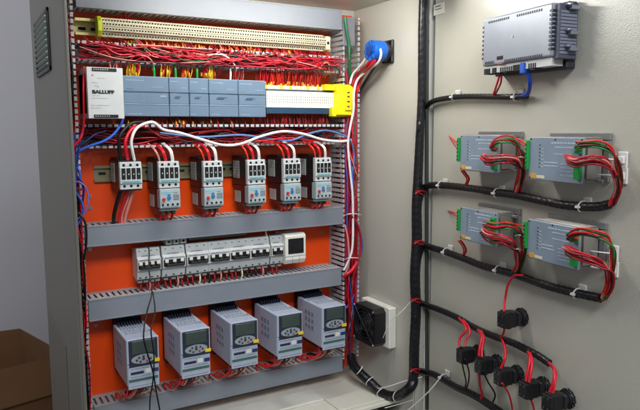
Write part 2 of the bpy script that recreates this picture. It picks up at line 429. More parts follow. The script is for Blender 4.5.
# terminals (each one a thing)
xs, _ = PL.at(103, 30, .055); xe, _ = PL.at(326, 45, .055)
NT = 88; pitch = (xe-xs)/NT
tb = MB(); w = pitch*.86
tb.prism([(-.031, -.019), (-.031, .019), (-.043, .019), (-.047, .0105), (-.056, .0085), (-.056, -.0085), (-.047, -.0105), (-.043, -.019)], 0, w)
tb.box(w*.2, w*.8, -.0462, -.042, .0115, .0155, 1); tb.box(w*.2, w*.8, -.0462, -.042, -.0155, -.0115, 1)
tb.box(w*.2, w*.8, -.0565, -.054, .003, .0065, 1); tb.box(w*.2, w*.8, -.0565, -.054, -.0065, -.003, 1); tb.box(0, w, -.0567, -.0555, -.0012, .0012, 2)
term = tag(tb.build('terminal_block', [cream, dark, mat('terminal_groove', (150, 146, 120), .6)]), 'slim white terminal block in the long strip at the top of the plate', 'terminal block', 'slim white terminals in the long strip')
term.location = (xs, 0, zc0)
for i in range(1, NT):
    o = term.copy(); C.objects.link(o); o.location = (xs+i*pitch, 0, zc0)
b = MB(); b.prism([(-.031, -.023), (-.031, .023), (-.05, .02), (-.06, .01), (-.06, -.01), (-.05, -.02)], 0, .009)
o = b.build('earth_terminal', ygreen, loc=Vector((0, 0, 0)), bevel=.001); o.location = (PL.at(97.5, 30, .055)[0], 0, zc0)
tag(o, 'yellow green earth terminal at the left end of the white terminal strip', 'earth terminal')
b = MB(); b.prism([(-.031, -.019), (-.031, .019), (-.052, .016), (-.052, -.016)], 0, .013); b.box(.003, .01, -.0525, -.05, -.004, .004, 1)
o = b.build('end_clamp', [cream, dark], bevel=.001); o.location = (xe+.0015, 0, zc0); tag(o, 'cream end clamp closing the right end of the terminal strip', 'end clamp')
# short wires with yellow markers below the terminal strip and above modules
def marker_row(label, x0, x1, z0, z1, n, h=(.03, .06), mats=(red, redd), mk=.6, mkz=.5, jit=.004):
    b = MB(); mm = list(mats)+[yel]
    for i in range(n):
        x = x0+(x1-x0)*(i+random.random()*.8)/n; hh = random.uniform(*h)
        p = Vector((x, -hh+.01, z0)); q = Vector((x+random.uniform(-jit, jit), -hh, z1)); mid = (p+q)/2+Vector((random.uniform(-.003, .003), -.004, 0))
        b.tube([p, mid, q], .0010, n=5, m=random.randrange(len(mats)), sub=3)
        if random.random() < mk:
            c = p.lerp(q, mkz+random.uniform(-.12, .12)); d = (q-p).normalized()
            b.cyl(c-d*.0045, d, .0023, .009, n=6, m=len(mats))
    return tag(b.build('wire_row', mm), label, 'wires', kind='stuff')
marker_row('short red wires with yellow markers under the white terminal strip', .005, .40, 1.478, 1.456, 70, h=(.035, .052), mk=.85, mkz=.45)
marker_row('thin red wires dropping under the right half of the terminal strip', .30, .50, 1.478, 1.456, 26, h=(.035, .05), mk=.1)
marker_row('red wires rising above the left end of the terminal strip', .0, .02, 1.516, 1.535, 5, h=(.035, .045), mk=0)
# ============================================================ POWER SUPPLY + MODULES
hz = .115
xp, zp = PL.at(88.8, 118.4, hz); xp2, zp2 = PL.at(122.5, 68.2, hz)
H = zp2-zp; W = xp2-xp
t = thing('power_supply', 'light grey power supply with black lettering at the left end of the module row', 'power supply', PL, xp, 0, zp)
b = MB(); b.box(0, W, -hz, -.01, 0, H); b.box(.001, .0, -.1, -.02, .01, H-.01); b.build('housing', psu, t, bevel=.0015, seg=2)
for zz, nm in ((H-.0075, 'top'), (.0015, 'bottom')):
    b = MB(); b.box(.010, W-.012, -hz-.0015, -hz+.0005, zz, zz+.006)
    for i in range(7): b.cyl((.0125+i*.0042+.001, -hz-.0018, zz+.003), (0, -1, 0), .0014, .0006, n=8, m=1)
    b.build('terminal_row', [black, steel], t)
text('lettering', 'BALLUFF', .0088, ink, t, .0085, hz+.0006, H*.49, bold=.00062, sx=1.22)
b = MB()
for zz, l, x in ((H*.78, .018, .02), (H*.69, .012, .009), (H*.63, .008, .014), (H*.60, .005, .018), (H*.44, .017, .008), (H*.39, .032, .008), (H*.25, .038, .005), (H*.2, .02, .005)): dashes(b, x, x+l, zz, -hz-.0003, .0011)
b.box(.009, .012, -hz-.0006, -hz, H*.83, H*.83+.002, 1); b.build('small_print', [inkg, red], t)
# PLC modules
hm = .085
def module(label, pxa, pxb, yt, yb, first=False, hatch=True):
    xa, z1 = PL.at(pxa, yt, hm); xb, z0 = PL.at(pxb, yb, hm)
    xa, _ = PL.at(pxa, 95, hm); xb, _ = PL.at(pxb, 95, hm); W = xb-xa-.0008
    z1 = 1.3958; z0 = 1.3145; H = z1-z0
    t = thing('controller_module', label, 'controller module', PL, xa, 0, z0, 'blue grey controller modules in the module row')
    b = MB(); b.box(0, W, -hm, -.01, 0, H*.30); b.box(0, W, -hm, -.01, H*.62, H); b.box(0, W, -hm+.004, -.01, H*.30, H*.62)
    b.build('housing', plcm, t, bevel=.001)
    b = MB(); b.box(.0008, W-.0008, -hm-.0006, -hm+.0035, H*.325, H*.6); b.build('middle_flap', plcm, t, bevel=.0008)
    b = MB(); b.box(.0008, W-.0008, -hm-.0010, -hm+.002, H*.30, H*.322); b.build('status_strip', plcl, t)
    b = MB()
    if first: b.box(W*.80, W*.94, -hm-.0012, -hm-.0007, H*.50, H*.54); b.box(W*.44, W*.445, -hm-.001, -hm-.0007, H*.33, H*.6)
    else: b.box(W*.25, W*.5, -hm-.0012, -hm-.0007, H*.46, H*.50); b.box(W*.3, W*.6, -hm-.0012, -hm-.0007, H*.51, H*.525)
    b.build('flap_mark', [plcl if first else mat('flap_mark_dark', (56, 66, 88), .5)], t)
    b = MB(); dashes(b, W*.08, W*.5, H*.90, -hm-.0002, .0012); dashes(b, W*.62, W*.92, H*.74, -hm-.0002, .001); dashes(b, W*.08, W*.4, H*.06, -hm-.0002, .001)
    for k in range(4): b.box(W*.08+k*.0035, W*.08+k*.0035+.0014, -hm-.0005, -hm+.001, H*.68, H*.695, 1)
    b.build('module_print', [mat('pale_blue_print', (196, 208, 220), .5), mat('status_light', (60, 70, 66), .3)], t)
    b = MB(); b.box(0, W, -hm+.0005, -hm+.006, H*.615, H*.618); b.box(0, W, -hm+.002, -.012, H, H+.001); b.build('vent_slots', plcl, t)
    return t
module('widest blue grey controller module, directly right of the light grey power supply', 123, 169.3, 76.5, 112, True)
module('narrow blue grey module, first to the right of the widest module', 169.3, 189.4, 77, 112)
module('narrow blue grey module, second to the right of the widest module', 189.4, 209, 78, 112)
module('medium blue grey module between the two narrow modules and the rightmost module', 209, 238.4, 79, 113)
module('rightmost blue grey module, touching the white input block', 238.4, 266, 80, 113)
# io block
xa, zt_ = PL.at(266.4, 88, .075); xb, zb_ = PL.at(340, 110, .075); xb, _ = PL.at(340, 100, .075); W = xb-xa
z1 = 1.384; z0 = 1.323; H = z1-z0
t = thing('input_block', 'long white slotted input block with dark blue lower edge and yellow top row', 'input block', PL, xa, 0, z0)
n = 34; p = W/n
b = MB()
b.box(0, W, -.066, -.01, .003, H-.003)
for i in range(n): b.box(i*p, i*p+p*.90, -.0745, -.0655, H*.24, H*.86)
b.build('terminal_body', white, t)
b = MB()
for i in range(n):
    for q in (.42, .52, .62): b.box(i*p+p*.3, i*p+p*.6, -.0748, -.074, H*q, H*q+.0035)
b.build('terminal_holes', mat('slot_grey', (110, 112, 112), .6), t)
b = MB(); b.box(0, W, -.0735, -.06, 0, H*.23); b.build('lower_edge', mat('deep_teal', (30, 62, 88), .45), t, bevel=.001)
b = MB(); b.box(0, W, -.070, -.06, H*.87, H*.93); b.build('dark_strip', mat('slate', (50, 62, 72), .5), t)
b = MB()
for i in range(n): b.box(i*p, i*p+p*.8, -.066, -.05, H*.94, H*1.08, random.choice((0, 1, 1)))
b.build('marker_row', [yel, cream], t)
# yellow end block
xa, z0 = PL.at(337, 117, .09); xb, _ = PL.at(353.5, 100, .09); _, z1 = PL.at(344, 84, .09); W = xb-xa; H = z1-z0
t = thing('relay_socket', 'bright yellow block at the right end of the module row', 'yellow block', PL, xa, 0, z0)
b = MB(); b.prism([(-.02, .003), (-.02, H), (-.075, H*1.0), (-.09, H*.9), (-.094, H*.5), (-.09, H*.06), (-.06, 0)], 0, W); b.build('body', yellow, t, bevel=.0015)
b = MB(); b.box(-.028, -.0005, -.082, -.06, H*.80, H*.98); b.build('upper_arm', yellow, t, bevel=.001)
b = MB(); b.box(-.012, -.0003, -.088, -.07, H*.02, H*.3); b.build('lower_arm', yellow, t, bevel=.001)
b = MB(); b.box(W*.45, W*.82, -.0955, -.088, H*.2, H*.85); b.build('front_plate', mat('yellow_deep', (226, 196, 8), .45), t, bevel=.001)
b = MB()
for q in (.3, .45, .6, .72): b.box(W*.55, W*.68, -.0962, -.095, H*q, H*q+.003)
b.build('contact_slots', ink, t)
marker_row('row of red wires entering the top of the white input block', .300, .470, 1.386, 1.428, 64, h=(.055, .068), mats=(red, redd, orangw), mk=.55, mkz=.12, jit=.010)
marker_row('row of dark red wires leaving the bottom of the white input block', .295, .50, 1.325, 1.297, 80, h=(.03, .062), mats=(redd, redd, brown), mk=0, jit=.004)
marker_row('yellow marked wires above the widest controller module', .005, .030, 1.395, 1.430, 16, h=(.05, .07), mats=(yel, yel, red), mk=.9, mkz=.3, jit=.007)
marker_row('yellow marked wires above the first narrow module', .076, .100, 1.395, 1.430, 10, h=(.05, .07), mats=(yel, orangw), mk=.9, mkz=.35, jit=.006)
marker_row('yellow marked wires above the second narrow module', .125, .143, 1.395, 1.430, 8, h=(.05, .07), mats=(yel, orangw), mk=.9, mkz=.35, jit=.006)
marker_row('yellow marked wires above the medium module', .172, .205, 1.395, 1.430, 18, h=(.05, .07), mats=(yel, yel, red), mk=.9, mkz=.35, jit=.008)
marker_row('red wires above the rightmost module', .245, .27, 1.395, 1.430, 7, h=(.05, .065), mats=(red, pink, orangw), mk=0, jit=.006)
marker_row('red wires dropping in front of the plate between power supply and widest module', -.028, .0, 1.395, 1.430, 7, h=(.05, .07), mats=(red, pink), mk=0, jit=.006)
for k, (xx, lab) in enumerate(((.062, 'left of the first narrow module'), (.108, 'left of the second narrow module'), (.156, 'left of the medium module'))):
    wire([(xx, -.055, 1.432), (xx-.002, -.068, 1.415), (xx+.001, -.06, 1.392)], .0026, [green, green, green][k], 'short green wire rising into the duct '+lab, group='short wires above the modules')
wire([(.234, -.055, 1.432), (.233, -.066, 1.415), (.234, -.06, 1.392)], .0024, whitew, 'short white wire rising into the duct left of the rightmost module', group='short wires above the modules')
marker_row('dark wires with faint orange markers under the blue grey modules', .0, .27, 1.316, 1.290, 54, h=(.045, .078), mats=(redd, brown, red), mk=.5, mkz=.5)
# ============================================================ CONTACTORS
hc = .105
def make_contactor(x, z):
    t = thing('contactor', 'x', 'contactor', PL, x, 0, z, 'contactors on the olive rail')   # origin: top left of the front
    W = .0445
    b = MB(); b.box(-.0005, W+.0005, -.092, -.009, -.060, .003); b.box(.001, W-.001, -.07, -.009, .003, .007)
    b.build('housing', black, t, bevel=.0012)
    b = MB(); b.box(0, W, -hc+.003, -.0905, -.0565, 0); b.box(.0, W, -hc, -hc+.004, -.045, -.010); fc = b.build('front_cover', offw, t, bevel=.0012)
    b = MB()
    for i in range(3):
        for zz in (-.0065, -.0495): b.cyl((.0085+i*.0137, -hc+.0035, zz), (0, -1, 0), .0029, .0008, n=12)
    b.build('screw_holes', dark, fc)
    b = MB()
    for i in range(4): b.box(.0030+i*.0101, .0030+i*.0101+.0080, -hc-.0012, -hc+.002, -.0355, -.0125)
    b.build('contact_carriers', black, fc, bevel=.0006)
    b = MB()
    for i in range(4): b.box(.0035+i*.0101+.0025, .0035+i*.0101+.0047, -hc-.0016, -hc-.001, -.026, -.0235)
    b.build('carrier_marks', offw, fc)
    b = MB(); b.box(.003, W-.003, -hc-.0004, -hc+.0008, -.0435, -.0385); b.build('teal_strip', teal, fc)
    b = MB(); dashes(b, .005, W-.006, -.0423, -hc-.0005, .0020, seed=3); dashes(b, .004, W-.01, -.0095, -hc+.0028, .001, seed=5); b.build('cover_print', mat('print_dark_grey', (70, 84, 92), .5), fc)
    b = MB()
    for q in range(6): b.box(-.0016, -.0011, -.054+q*.0001, -.022-(q%3)*.006, -.040+q*.006, -.0392+q*.006)
    b.build('label_print', inkg, t)
    b = MB(); b.box(-.0012, -.0004, -.056, -.020, -.044, -.004); b.build('side_label', mat('side_label_grey', (178, 178, 176), .55), t)
    return t
def make_overload(t):
    W = .0445
    b = MB(); b.box(0, W, -.085, -.02, -.104, -.0605); b.build('relay_housing', black, t, bevel=.0012)
    b = MB(); b.box(.0, W-.0005, -hc-.001, -.084, -.099, -.058); b.box(.003, W-.003, -hc+.008, -.07, -.106, -.0992); rf = b.build('relay_front', mat('relay_front_grey', (166, 178, 182), .45, dirt=.15), t, bevel=.0012)
    b = MB(); b.cyl((.008, -hc-.001, -.080), (0, -1, 0), .0035, .003, n=12); b.build('reset_button', mat('button_red', (190, 40, 36), .4), rf)
    b = MB(); b.cyl((.0195, -hc-.001, -.077), (0, -1, 0), .0042, .0022, n=14); b.box(.0165, .0225, -hc-.003, -hc-.001, -.071, -.069); b.build('current_dial', mat('dial_blue', (46, 110, 170), .4), rf)
    b = MB(); b.box(.029, .041, -hc-.0022, -hc-.0005, -.081, -.070); b.build('window', mat('relay_window', (120, 134, 138), .25), rf)
    b = MB()
    for i in range(4): b.cyl((.006+i*.0105, -hc-.0008, -.0915), (0, -1, 0), .0026, .0007, n=10)
    b.build('screw_holes', dark, rf)
    b = MB(); b.box(.003, .026, -hc-.0014, -hc-.0009, -.066, -.0635); b.box(.003, .020, -hc-.0014, -hc-.0009, -.0695, -.0682); b.build('teal_print', teal, rf)
    b = MB(); dashes(b, .003, .016, -.0875, -hc-.0014, .0010, seed=9); dashes(b, .028, .041, -.0672, -hc-.0014, .0012, seed=11); dashes(b, .004, .040, -.0965, -hc-.0014, .0012, seed=12); b.build('relay_print', ink, rf)
    b = MB(); b.box(-.0012, -.0002, -.060, -.026, -.100, -.074); b.build('side_label', mat('side_label_grey', (178, 178, 176), .55), t)
    b = MB()
    for i in range(3): b.box(.007+i*.012, .013+i*.012, -.092, -.06, -.114, -.1062)
    b.build('terminal_feet', mat('feet_grey', (70, 70, 70), .4, metal=.4), t, bevel=.0006)
cpx = [(119.5, 161.6), (158.5, 160.6), (203.4, 161.8), (247.7, 160.6), (284, 159.5), (315.8, 158.6)]
ordn = ['first', 'second', 'third', 'fourth', 'fifth', 'sixth']
pos = [PL.at(x, y, hc) for x, y in cpx]
c1 = make_contactor(*pos[0]); c1['label'] = 'leftmost contactor, the only one without a relay hanging below it'
c1.location.z = 1.2215
c2 = make_contactor(pos[1][0], 1.2205); make_overload(c2)
c2['label'] = 'second contactor from the left, with a pale relay with red and blue dials below it'; c2['group'] = 'contactors with relays on the olive rail'; 
for i in range(2, 6):
    lab = ['third contactor from the left, above the middle of the breaker row', 'fourth contactor from the left on the olive rail', 'fifth contactor from the left, second from the right end of its row', 'rightmost contactor, beside the right vertical duct'][i-2]
    dup(c2, lab, Vector((pos[i][0], 0, 1.2185)))
# wires at contactors
for i, (x, _) in enumerate(pos):
    z = 1.2215 if i == 0 else 1.219
    if i == 0:
        W3 = [(blackwi, .0042), (red, .0042), (whitew, .0040)]
        tops = [[(108/1, 0)]]
        wire([(x+.0085, -.085, z-.004), (x+.003, -.092, z+.03), (x+.006, -.095, z+.055), (x+.03, -.09, z+.078), (x+.06, -.075, z+.082)], .0036, blackwi, 'thick black wire arching up from the leftmost contactor')
        wire([(x+.022, -.085, z-.004), (x+.016, -.095, z+.025), (x+.016, -.097, z+.045), (x+.032, -.09, z+.068), (x+.06, -.07, z+.074)], .0038, red, 'thick red wire arching up from the leftmost contactor')
        wire([(x+.036, -.085, z-.004), (x+.028, -.1, z+.02), (x+.026, -.103, z+.045), (x+.040, -.1, z+.070), (x+.072, -.095, z+.081)]+
             fp(PL, [(163, 129.5, .09), (180, 133, .09), (200, 139, .09), (222, 145, .09), (240, 144, .09), (262, 136, .09), (283, 131.5, .09), (303, 134, .09), (322, 139.5, .09), (340, 141.5, .088), (351, 140, .085)]), .0032, whitew, 'long white wire looping from the leftmost contactor across the open duct')
        continue
    for j, (m, nm) in enumerate(((orangw if i > 1 else pink, 'orange'), (red, 'red'), (whitew, 'white'))):
        xx = x+.0085+j*.0137
        sh = -.012+.003*j
        wire([(xx, -.088, z-.004), (xx+sh*.5, -.094, z+.012), (xx+sh, -.09, z+.026), (xx+sh-.004, -.055, z+.038)], .0024 if m is not whitew else .003, m,
             '%s wire entering the top of the %s contactor from the left' % ('pale pink' if m is pink else nm, ordn[i]), group='wires entering the contactors from above')
        if j: wire([(xx-.003, -.088, z-.004), (xx+sh*.5-.004, -.098, z+.012), (xx+sh-.004, -.093, z+.026), (xx+sh-.008, -.055, z+.038)], .0018, red if j == 1 else whitew,
             'second thinner %s wire entering the top of the %s contactor from the left' % (nm, ordn[i]), group='wires entering the contactors from above')
    for j, m in enumerate((red, orangw, redd)):
        xx = x+.010+j*.012
        wire([(xx, -.078, z-.112), (xx-.001, -.076, z-.120), (xx-.003, -.062, z-.134)], .0028, m, '%s wire stub below the %s contactor relay' % (('bright red', 'orange red', 'dark red')[j], ordn[i]), group='wire stubs below the relays')
x = pos[0][0]
wire([(x+.006, -.085, 1.167), (x+.000, -.07, 1.14), (x-.006, -.06, 1.11), (x-.006, -.05, 1.085)], .0042, blackwi, 'thick black wire running down from the leftmost contactor')
wire([(x+.019, -.085, 1.167), (x+.014, -.07, 1.14), (x+.006, -.06, 1.11), (x+.004, -.05, 1.085)], .0030, red, 'red wire running down from the leftmost contactor')
wire([(x+.031, -.085, 1.167), (x+.027, -.07, 1.14), (x+.019, -.06, 1.11), (x+.016, -.05, 1.085)], .0034, pink, 'pale pink wire running down from the leftmost contactor')
wire([(x+.026, -.080, 1.167), (x+.022, -.066, 1.14), (x+.012, -.056, 1.11), (x+.011, -.05, 1.085)], .0024, pink, 'thin pale wire beside the thick pink wire below the leftmost contactor')
# loose coloured wires over the open duct
wire(fp(PL, [(123, 117, .09), (121, 124, .09), (114, 134, .09), (104, 141, .09), (90, 146, .085), (76, 152, .08)]), .0030, blue, 'blue wire sweeping from under the power supply to the left duct')
wire(fp(PL, [(106, 131, .085), (96, 134, .09), (86, 141, .09), (75, 148, .085)]), .0016, blued, 'thin dark blue wire beside the sweeping blue wire at left')
wire(fp(PL, [(84, 119, .095), (83, 130, .09), (80, 139, .09), (73, 147, .085)]), .0026, red, 'red wire bending into the left duct beside the power supply')
wire(fp(PL, [(84, 67, .085), (83.5, 90, .1), (84, 119, .095)]), .0022, red, 'red wire hanging straight down left of the power supply')
wire(fp(PL, [(108, 138, .08), (118, 142, .075), (121, 148, .07)]), .0018, red, 'short red wire crossing above the leftmost contactor')
wire(fp(PL, [(72, 183, .085), (79, 182, .09), (86, 188, .09), (88.5, 200, .09), (85, 212, .09), (74, 222, .085)]), .0016, mat('lilac_wire', (112, 104, 190), .4), 'violet blue wire loop left of the contactors')
wire(fp(PL, [(74, 165, .08), (79, 170, .085), (80, 180, .085), (74, 185, .08)]), .0020, blue, 'blue wire loop at the left duct beside the olive rail')
wire(fp(PL, [(78, 212, .09), (85, 222, .095), (86.5, 240, .095), (84, 260, .09)]), .0022, blackwi, 'black wire hanging down over the end of the duct below the contactors')
steelb = mat('steel_blue_wire', (84, 116, 170), .4)
wire(fp(PL, [(160, 133, .07), (200, 137, .075), (240, 135, .08), (265, 138, .08), (290, 140.5, .085), (308, 134, .09), (325, 130.5, .09), (340, 134, .09), (350, 140, .088), (354, 155, .08), (352, 175, .08)]), .0024, steelb, 'steel blue wire waving across the open duct above the contactors')
wire(fp(PL, [(262, 141, .085), (290, 138, .085), (318, 141, .085), (348, 139, .085)]), .0018, red, 'red wire under the white wire above the right contactors')
wire(fp(PL, [(340, 141, .075), (347, 147, .08), (352, 160, .085), (357, 175, .08), (359, 180, .07)]), .0013, pink, 'thin pink wire slanting over the right vertical duct')
wire(fp(PL, [(350, 160, .08), (353, 185, .085), (352, 215, .085), (360, 232, .085), (362, 248, .08), (358, 262, .08), (356, 285, .07), (352, 300, .07), (346, 308, .07)]), .0024, blue, 'blue wire bulging out of the right vertical duct')
wire(fp(PL, [(351, 215, .09), (358, 226, .09), (361, 245, .085), (357, 265, .085), (352, 280, .08)]), .0030, redd, 'dark red wire bulging beside the blue wire in the right duct')
wire(fp(PL, [(345, 225, .085), (348, 240, .085), (349, 262, .085), (345, 275, .08)]), .0022, pink, 'pale wire strand in the right duct below the contactor duct')
wire(fp(PL, [(357, 262, .085), (352, 270, .09), (347, 274, .09), (344, 277, .08)]), .0044, red, 'thick red wire bend in the right duct below the breakers')
for k, (y, lab) in enumerate(((214, 'upper white cable tie round the red loom in the right duct'), (258, 'lower white cable tie round the red loom in the right duct'))):
    b = MB(); b.tube(fp(PL, [(344, y+2, .07), (349, y, .093), (357, y, .093), (361, y+1, .07)]), .0012, n=5); tag(b.build('cable_tie', tie), lab, 'cable tie', 'cable ties')
wire(fp(PL, [(345, 17, .079), (346.5, 30, .079), (349, 45, .078), (349.5, 62, .077), (350, 80, .06)]), .0038, greend, 'green wire running down the top of the right duct')
# ============================================================ BREAKERS
xr = [PL.at(v, 262, .07)[0] for v in (138.5, 163.9, 188.3, 210.7, 231.5, 252, 273.4, 286, 306.5)]
zb0, zb1 = 1.003-.037, 1.003+.037
zb1 = PL.at(138.5, 250.2, .07)[1]; zb0 = PL.at(138.5, 283.4, .07)[1]; HB = zb1-zb0
def breaker(label, xa, W, poles, teststyle=False, group='white circuit breakers in the breaker row'):
    t = thing('circuit_breaker', label, 'circuit breaker', PL, xa, 0, zb0, group); W -= .0007
    b = MB()
    b.prism([(-.012, .004), (-.012, HB-.003), (-.048, HB), (-.052, HB-.002), (-.056, HB*.72), (-.062, HB*.69), (-.062, HB*.33), (-.056, HB*.30), (-.052, .004), (-.046, 0)], 0, W)
    b.build('housing', offw, t, bevel=.0008)
    p = W/poles
    b = MB()
    for i in range(poles):
        b.cyl((p*(i+.5), -.0515, HB*.89), (0, -1, -.08), .0028, .0015, n=10)
        b.cyl((p*(i+.5), -.0515, HB*.11), (0, -1, .08), .0026, .0015, n=10)
        b.box(p*(i+.25), p*(i+.75), -.05, -.03, -.0006, .0012)
    b.build('terminal_holes', dark, t)
    b = MB()
    b.box(p*.12, W-p*.12, -.0628, -.0618, HB*.38, HB*.60); b.build('switch_window', black, t, bevel=.0005)
    b = MB()
    for i in range(poles): b.box(p*(i+.5)-.0028, p*(i+.5)+.0028, -.0705, -.0625, HB*.42, HB*.50)
    b.box(p*.4, W-p*.4, -.0725, -.0695, HB*.425, HB*.465); b.build('toggle', black, t, bevel=.0006)
    b = MB()
    for i in range(poles): b.box(p*(i+.5)-.0038, p*(i+.5)+.0038, -.0650, -.0630, HB*.51, HB*.60)
    b.build('handle_face', white, t, bevel=.0004)
    b = MB(); dashes(b, W*.2, W*.75, HB*.755, -.0562, .0022, seed=2); dashes(b, W*.1, W*.5, HB*.655, -.0622, .0014, seed=4); b.box(W*.06, W*.94, -.0627, -.062, HB*.345, HB*.356); b.box(W*.06, W*.94, -.0627, -.062, HB*.64, HB*.65); b.build('print', mat('breaker_print', (90, 104, 124), .5), t)
    b = MB()
    for i in range(poles): b.box(p*(i+.5)-.005, p*(i+.5)+.005, -.0515, -.02, -.005, .0)
    b.build('clamp_feet', mat('clamp_grey', (128, 130, 130), .45), t, bevel=.0006)
    return t
breaker('widest circuit breaker at the left end of the breaker row, dark cable hanging in front', xr[0], xr[1]-xr[0]-.003, 4)
pr = breaker('three pole circuit breaker, second from the left, small white terminals above it', xr[1], .0527, 3)
for i, lab in enumerate(('three pole circuit breaker, third from the left in the breaker row', 'three pole circuit breaker, fourth from the left in the breaker row', 'three pole circuit breaker, fifth from the left in the breaker row', 'three pole circuit breaker, sixth from the left, left of the narrow gap line', )):
    dup(pr, lab, Vector((xr[2+i]+.0003, 0, zb0)))
breaker('narrow two pole circuit breaker beside the black display device', xr[6], xr[7]-xr[6], 2)
t = thing('surge_device', 'white device with a big black window at the right end of the breaker row', 'protection device', PL, xr[7], 0, zb0)
W = xr[8]-xr[7]
b = MB(); b.prism([(-.012, .0), (-.012, HB+.003), (-.060, HB+.003), (-.068, HB*.97), (-.068, HB*.16), (-.06, .0)], 0, W); b.build('housing', white, t, bevel=.002, seg=2)
b = MB(); b.box(W*.13, W*.88, -.0695, -.0675, HB*.36, HB*.88); b.build('window', black, t, bevel=.004, seg=3)
b = MB(); b.box(W*.24, W*.76, -.0702, -.0692, HB*.46, HB*.78); b.build('display', mat('black_glass', (26, 28, 30), .12), t, bevel=.001)
b = MB(); b.box(0, W, -.0685, -.0675, HB*.27, HB*.285); b.box(W*.33, W*.34, -.0685, -.0675, HB*.02, HB*.27); b.box(W*.66, W*.67, -.0685, -.0675, HB*.02, HB*.27); b.build('seam', inkg, t)
# three little terminals above breaker 2
xa, z1 = PL.at(165, 241, .05); xb, z0 = PL.at(187, 248, .05); p = (xb-xa)/3
for i, lab in enumerate(('left one of the three small white terminals above the breakers', 'middle one of the three small white terminals above the breakers', 'right one of the three small white terminals above the breakers')):
    t = thing('small_terminal', lab, 'terminal', PL, xa+i*p, 0, zb1+.0025, 'three small white terminals above the breakers')
    b = MB(); b.box(0, p*.9, -.055, -.01, 0, .014); b.build('housing', offw, t, bevel=.002, seg=2)
    b = MB(); b.cyl((p*.45, -.0548, .0065), (0, -1, 0), .0026, .0008, n=10); b.build('screw_hole', dark, t)
# grey cover strip above breakers
xa, _ = PL.at(188, 241, .03); xb, _ = PL.at(246, 238, .03)
t = thing('marking_strip', 'flat dull grey strip lying behind the breakers above the breaker row', 'strip', PL, xa, 0, zb1+.004)
b = MB(); b.box(0, xb-xa, -.034, -.03, 0, .016); b.box(0, xb-xa, -.03, -.004, 0, .003); b.build('strip_profile', mat('dull_grey', (120, 122, 112), .5), t, bevel=.001)
wl = [pink, pink, cream, pink, cream]
for i, px in enumerate((150, 178, 200, 221, 242, 263)):
    x, z = PL.at(px, 283, .045)
    wire([(x, -.045, zb0-.001), (x-.001, -.05, zb0-.014), (x-.003, -.045, .932)], .0020, wl[i % 5], 'pale wire dropping from the bottom of the breaker row, %s from the left' % ordn[i], group='pale wires under the breaker row')
x, z = PL.at(266, 240, .05); wire([(x-.001, -.045, 1.052), (x, -.05, 1.04), (x+.003, -.05, zb1-.004)], .0022, cream, 'short cream wire dropping into the breaker row from above')
# dark stubs between breakers and duct
b = MB()
for i in range(26):
    x = xr[0]+.01+(xr[7]-xr[0]-.01)*i/26; b.tube([(x, -.036, zb0), (x+random.uniform(-.003, .003), -.045, zb0-.016), (x, -.04, .930)], .0024, n=6, m=random.choice((0, 0, 1)), sub=3)
tag(b.build('wire_row', [redd, blackwi]), 'dark red and black wires between the breakers and the duct below', 'wires', kind='stuff')
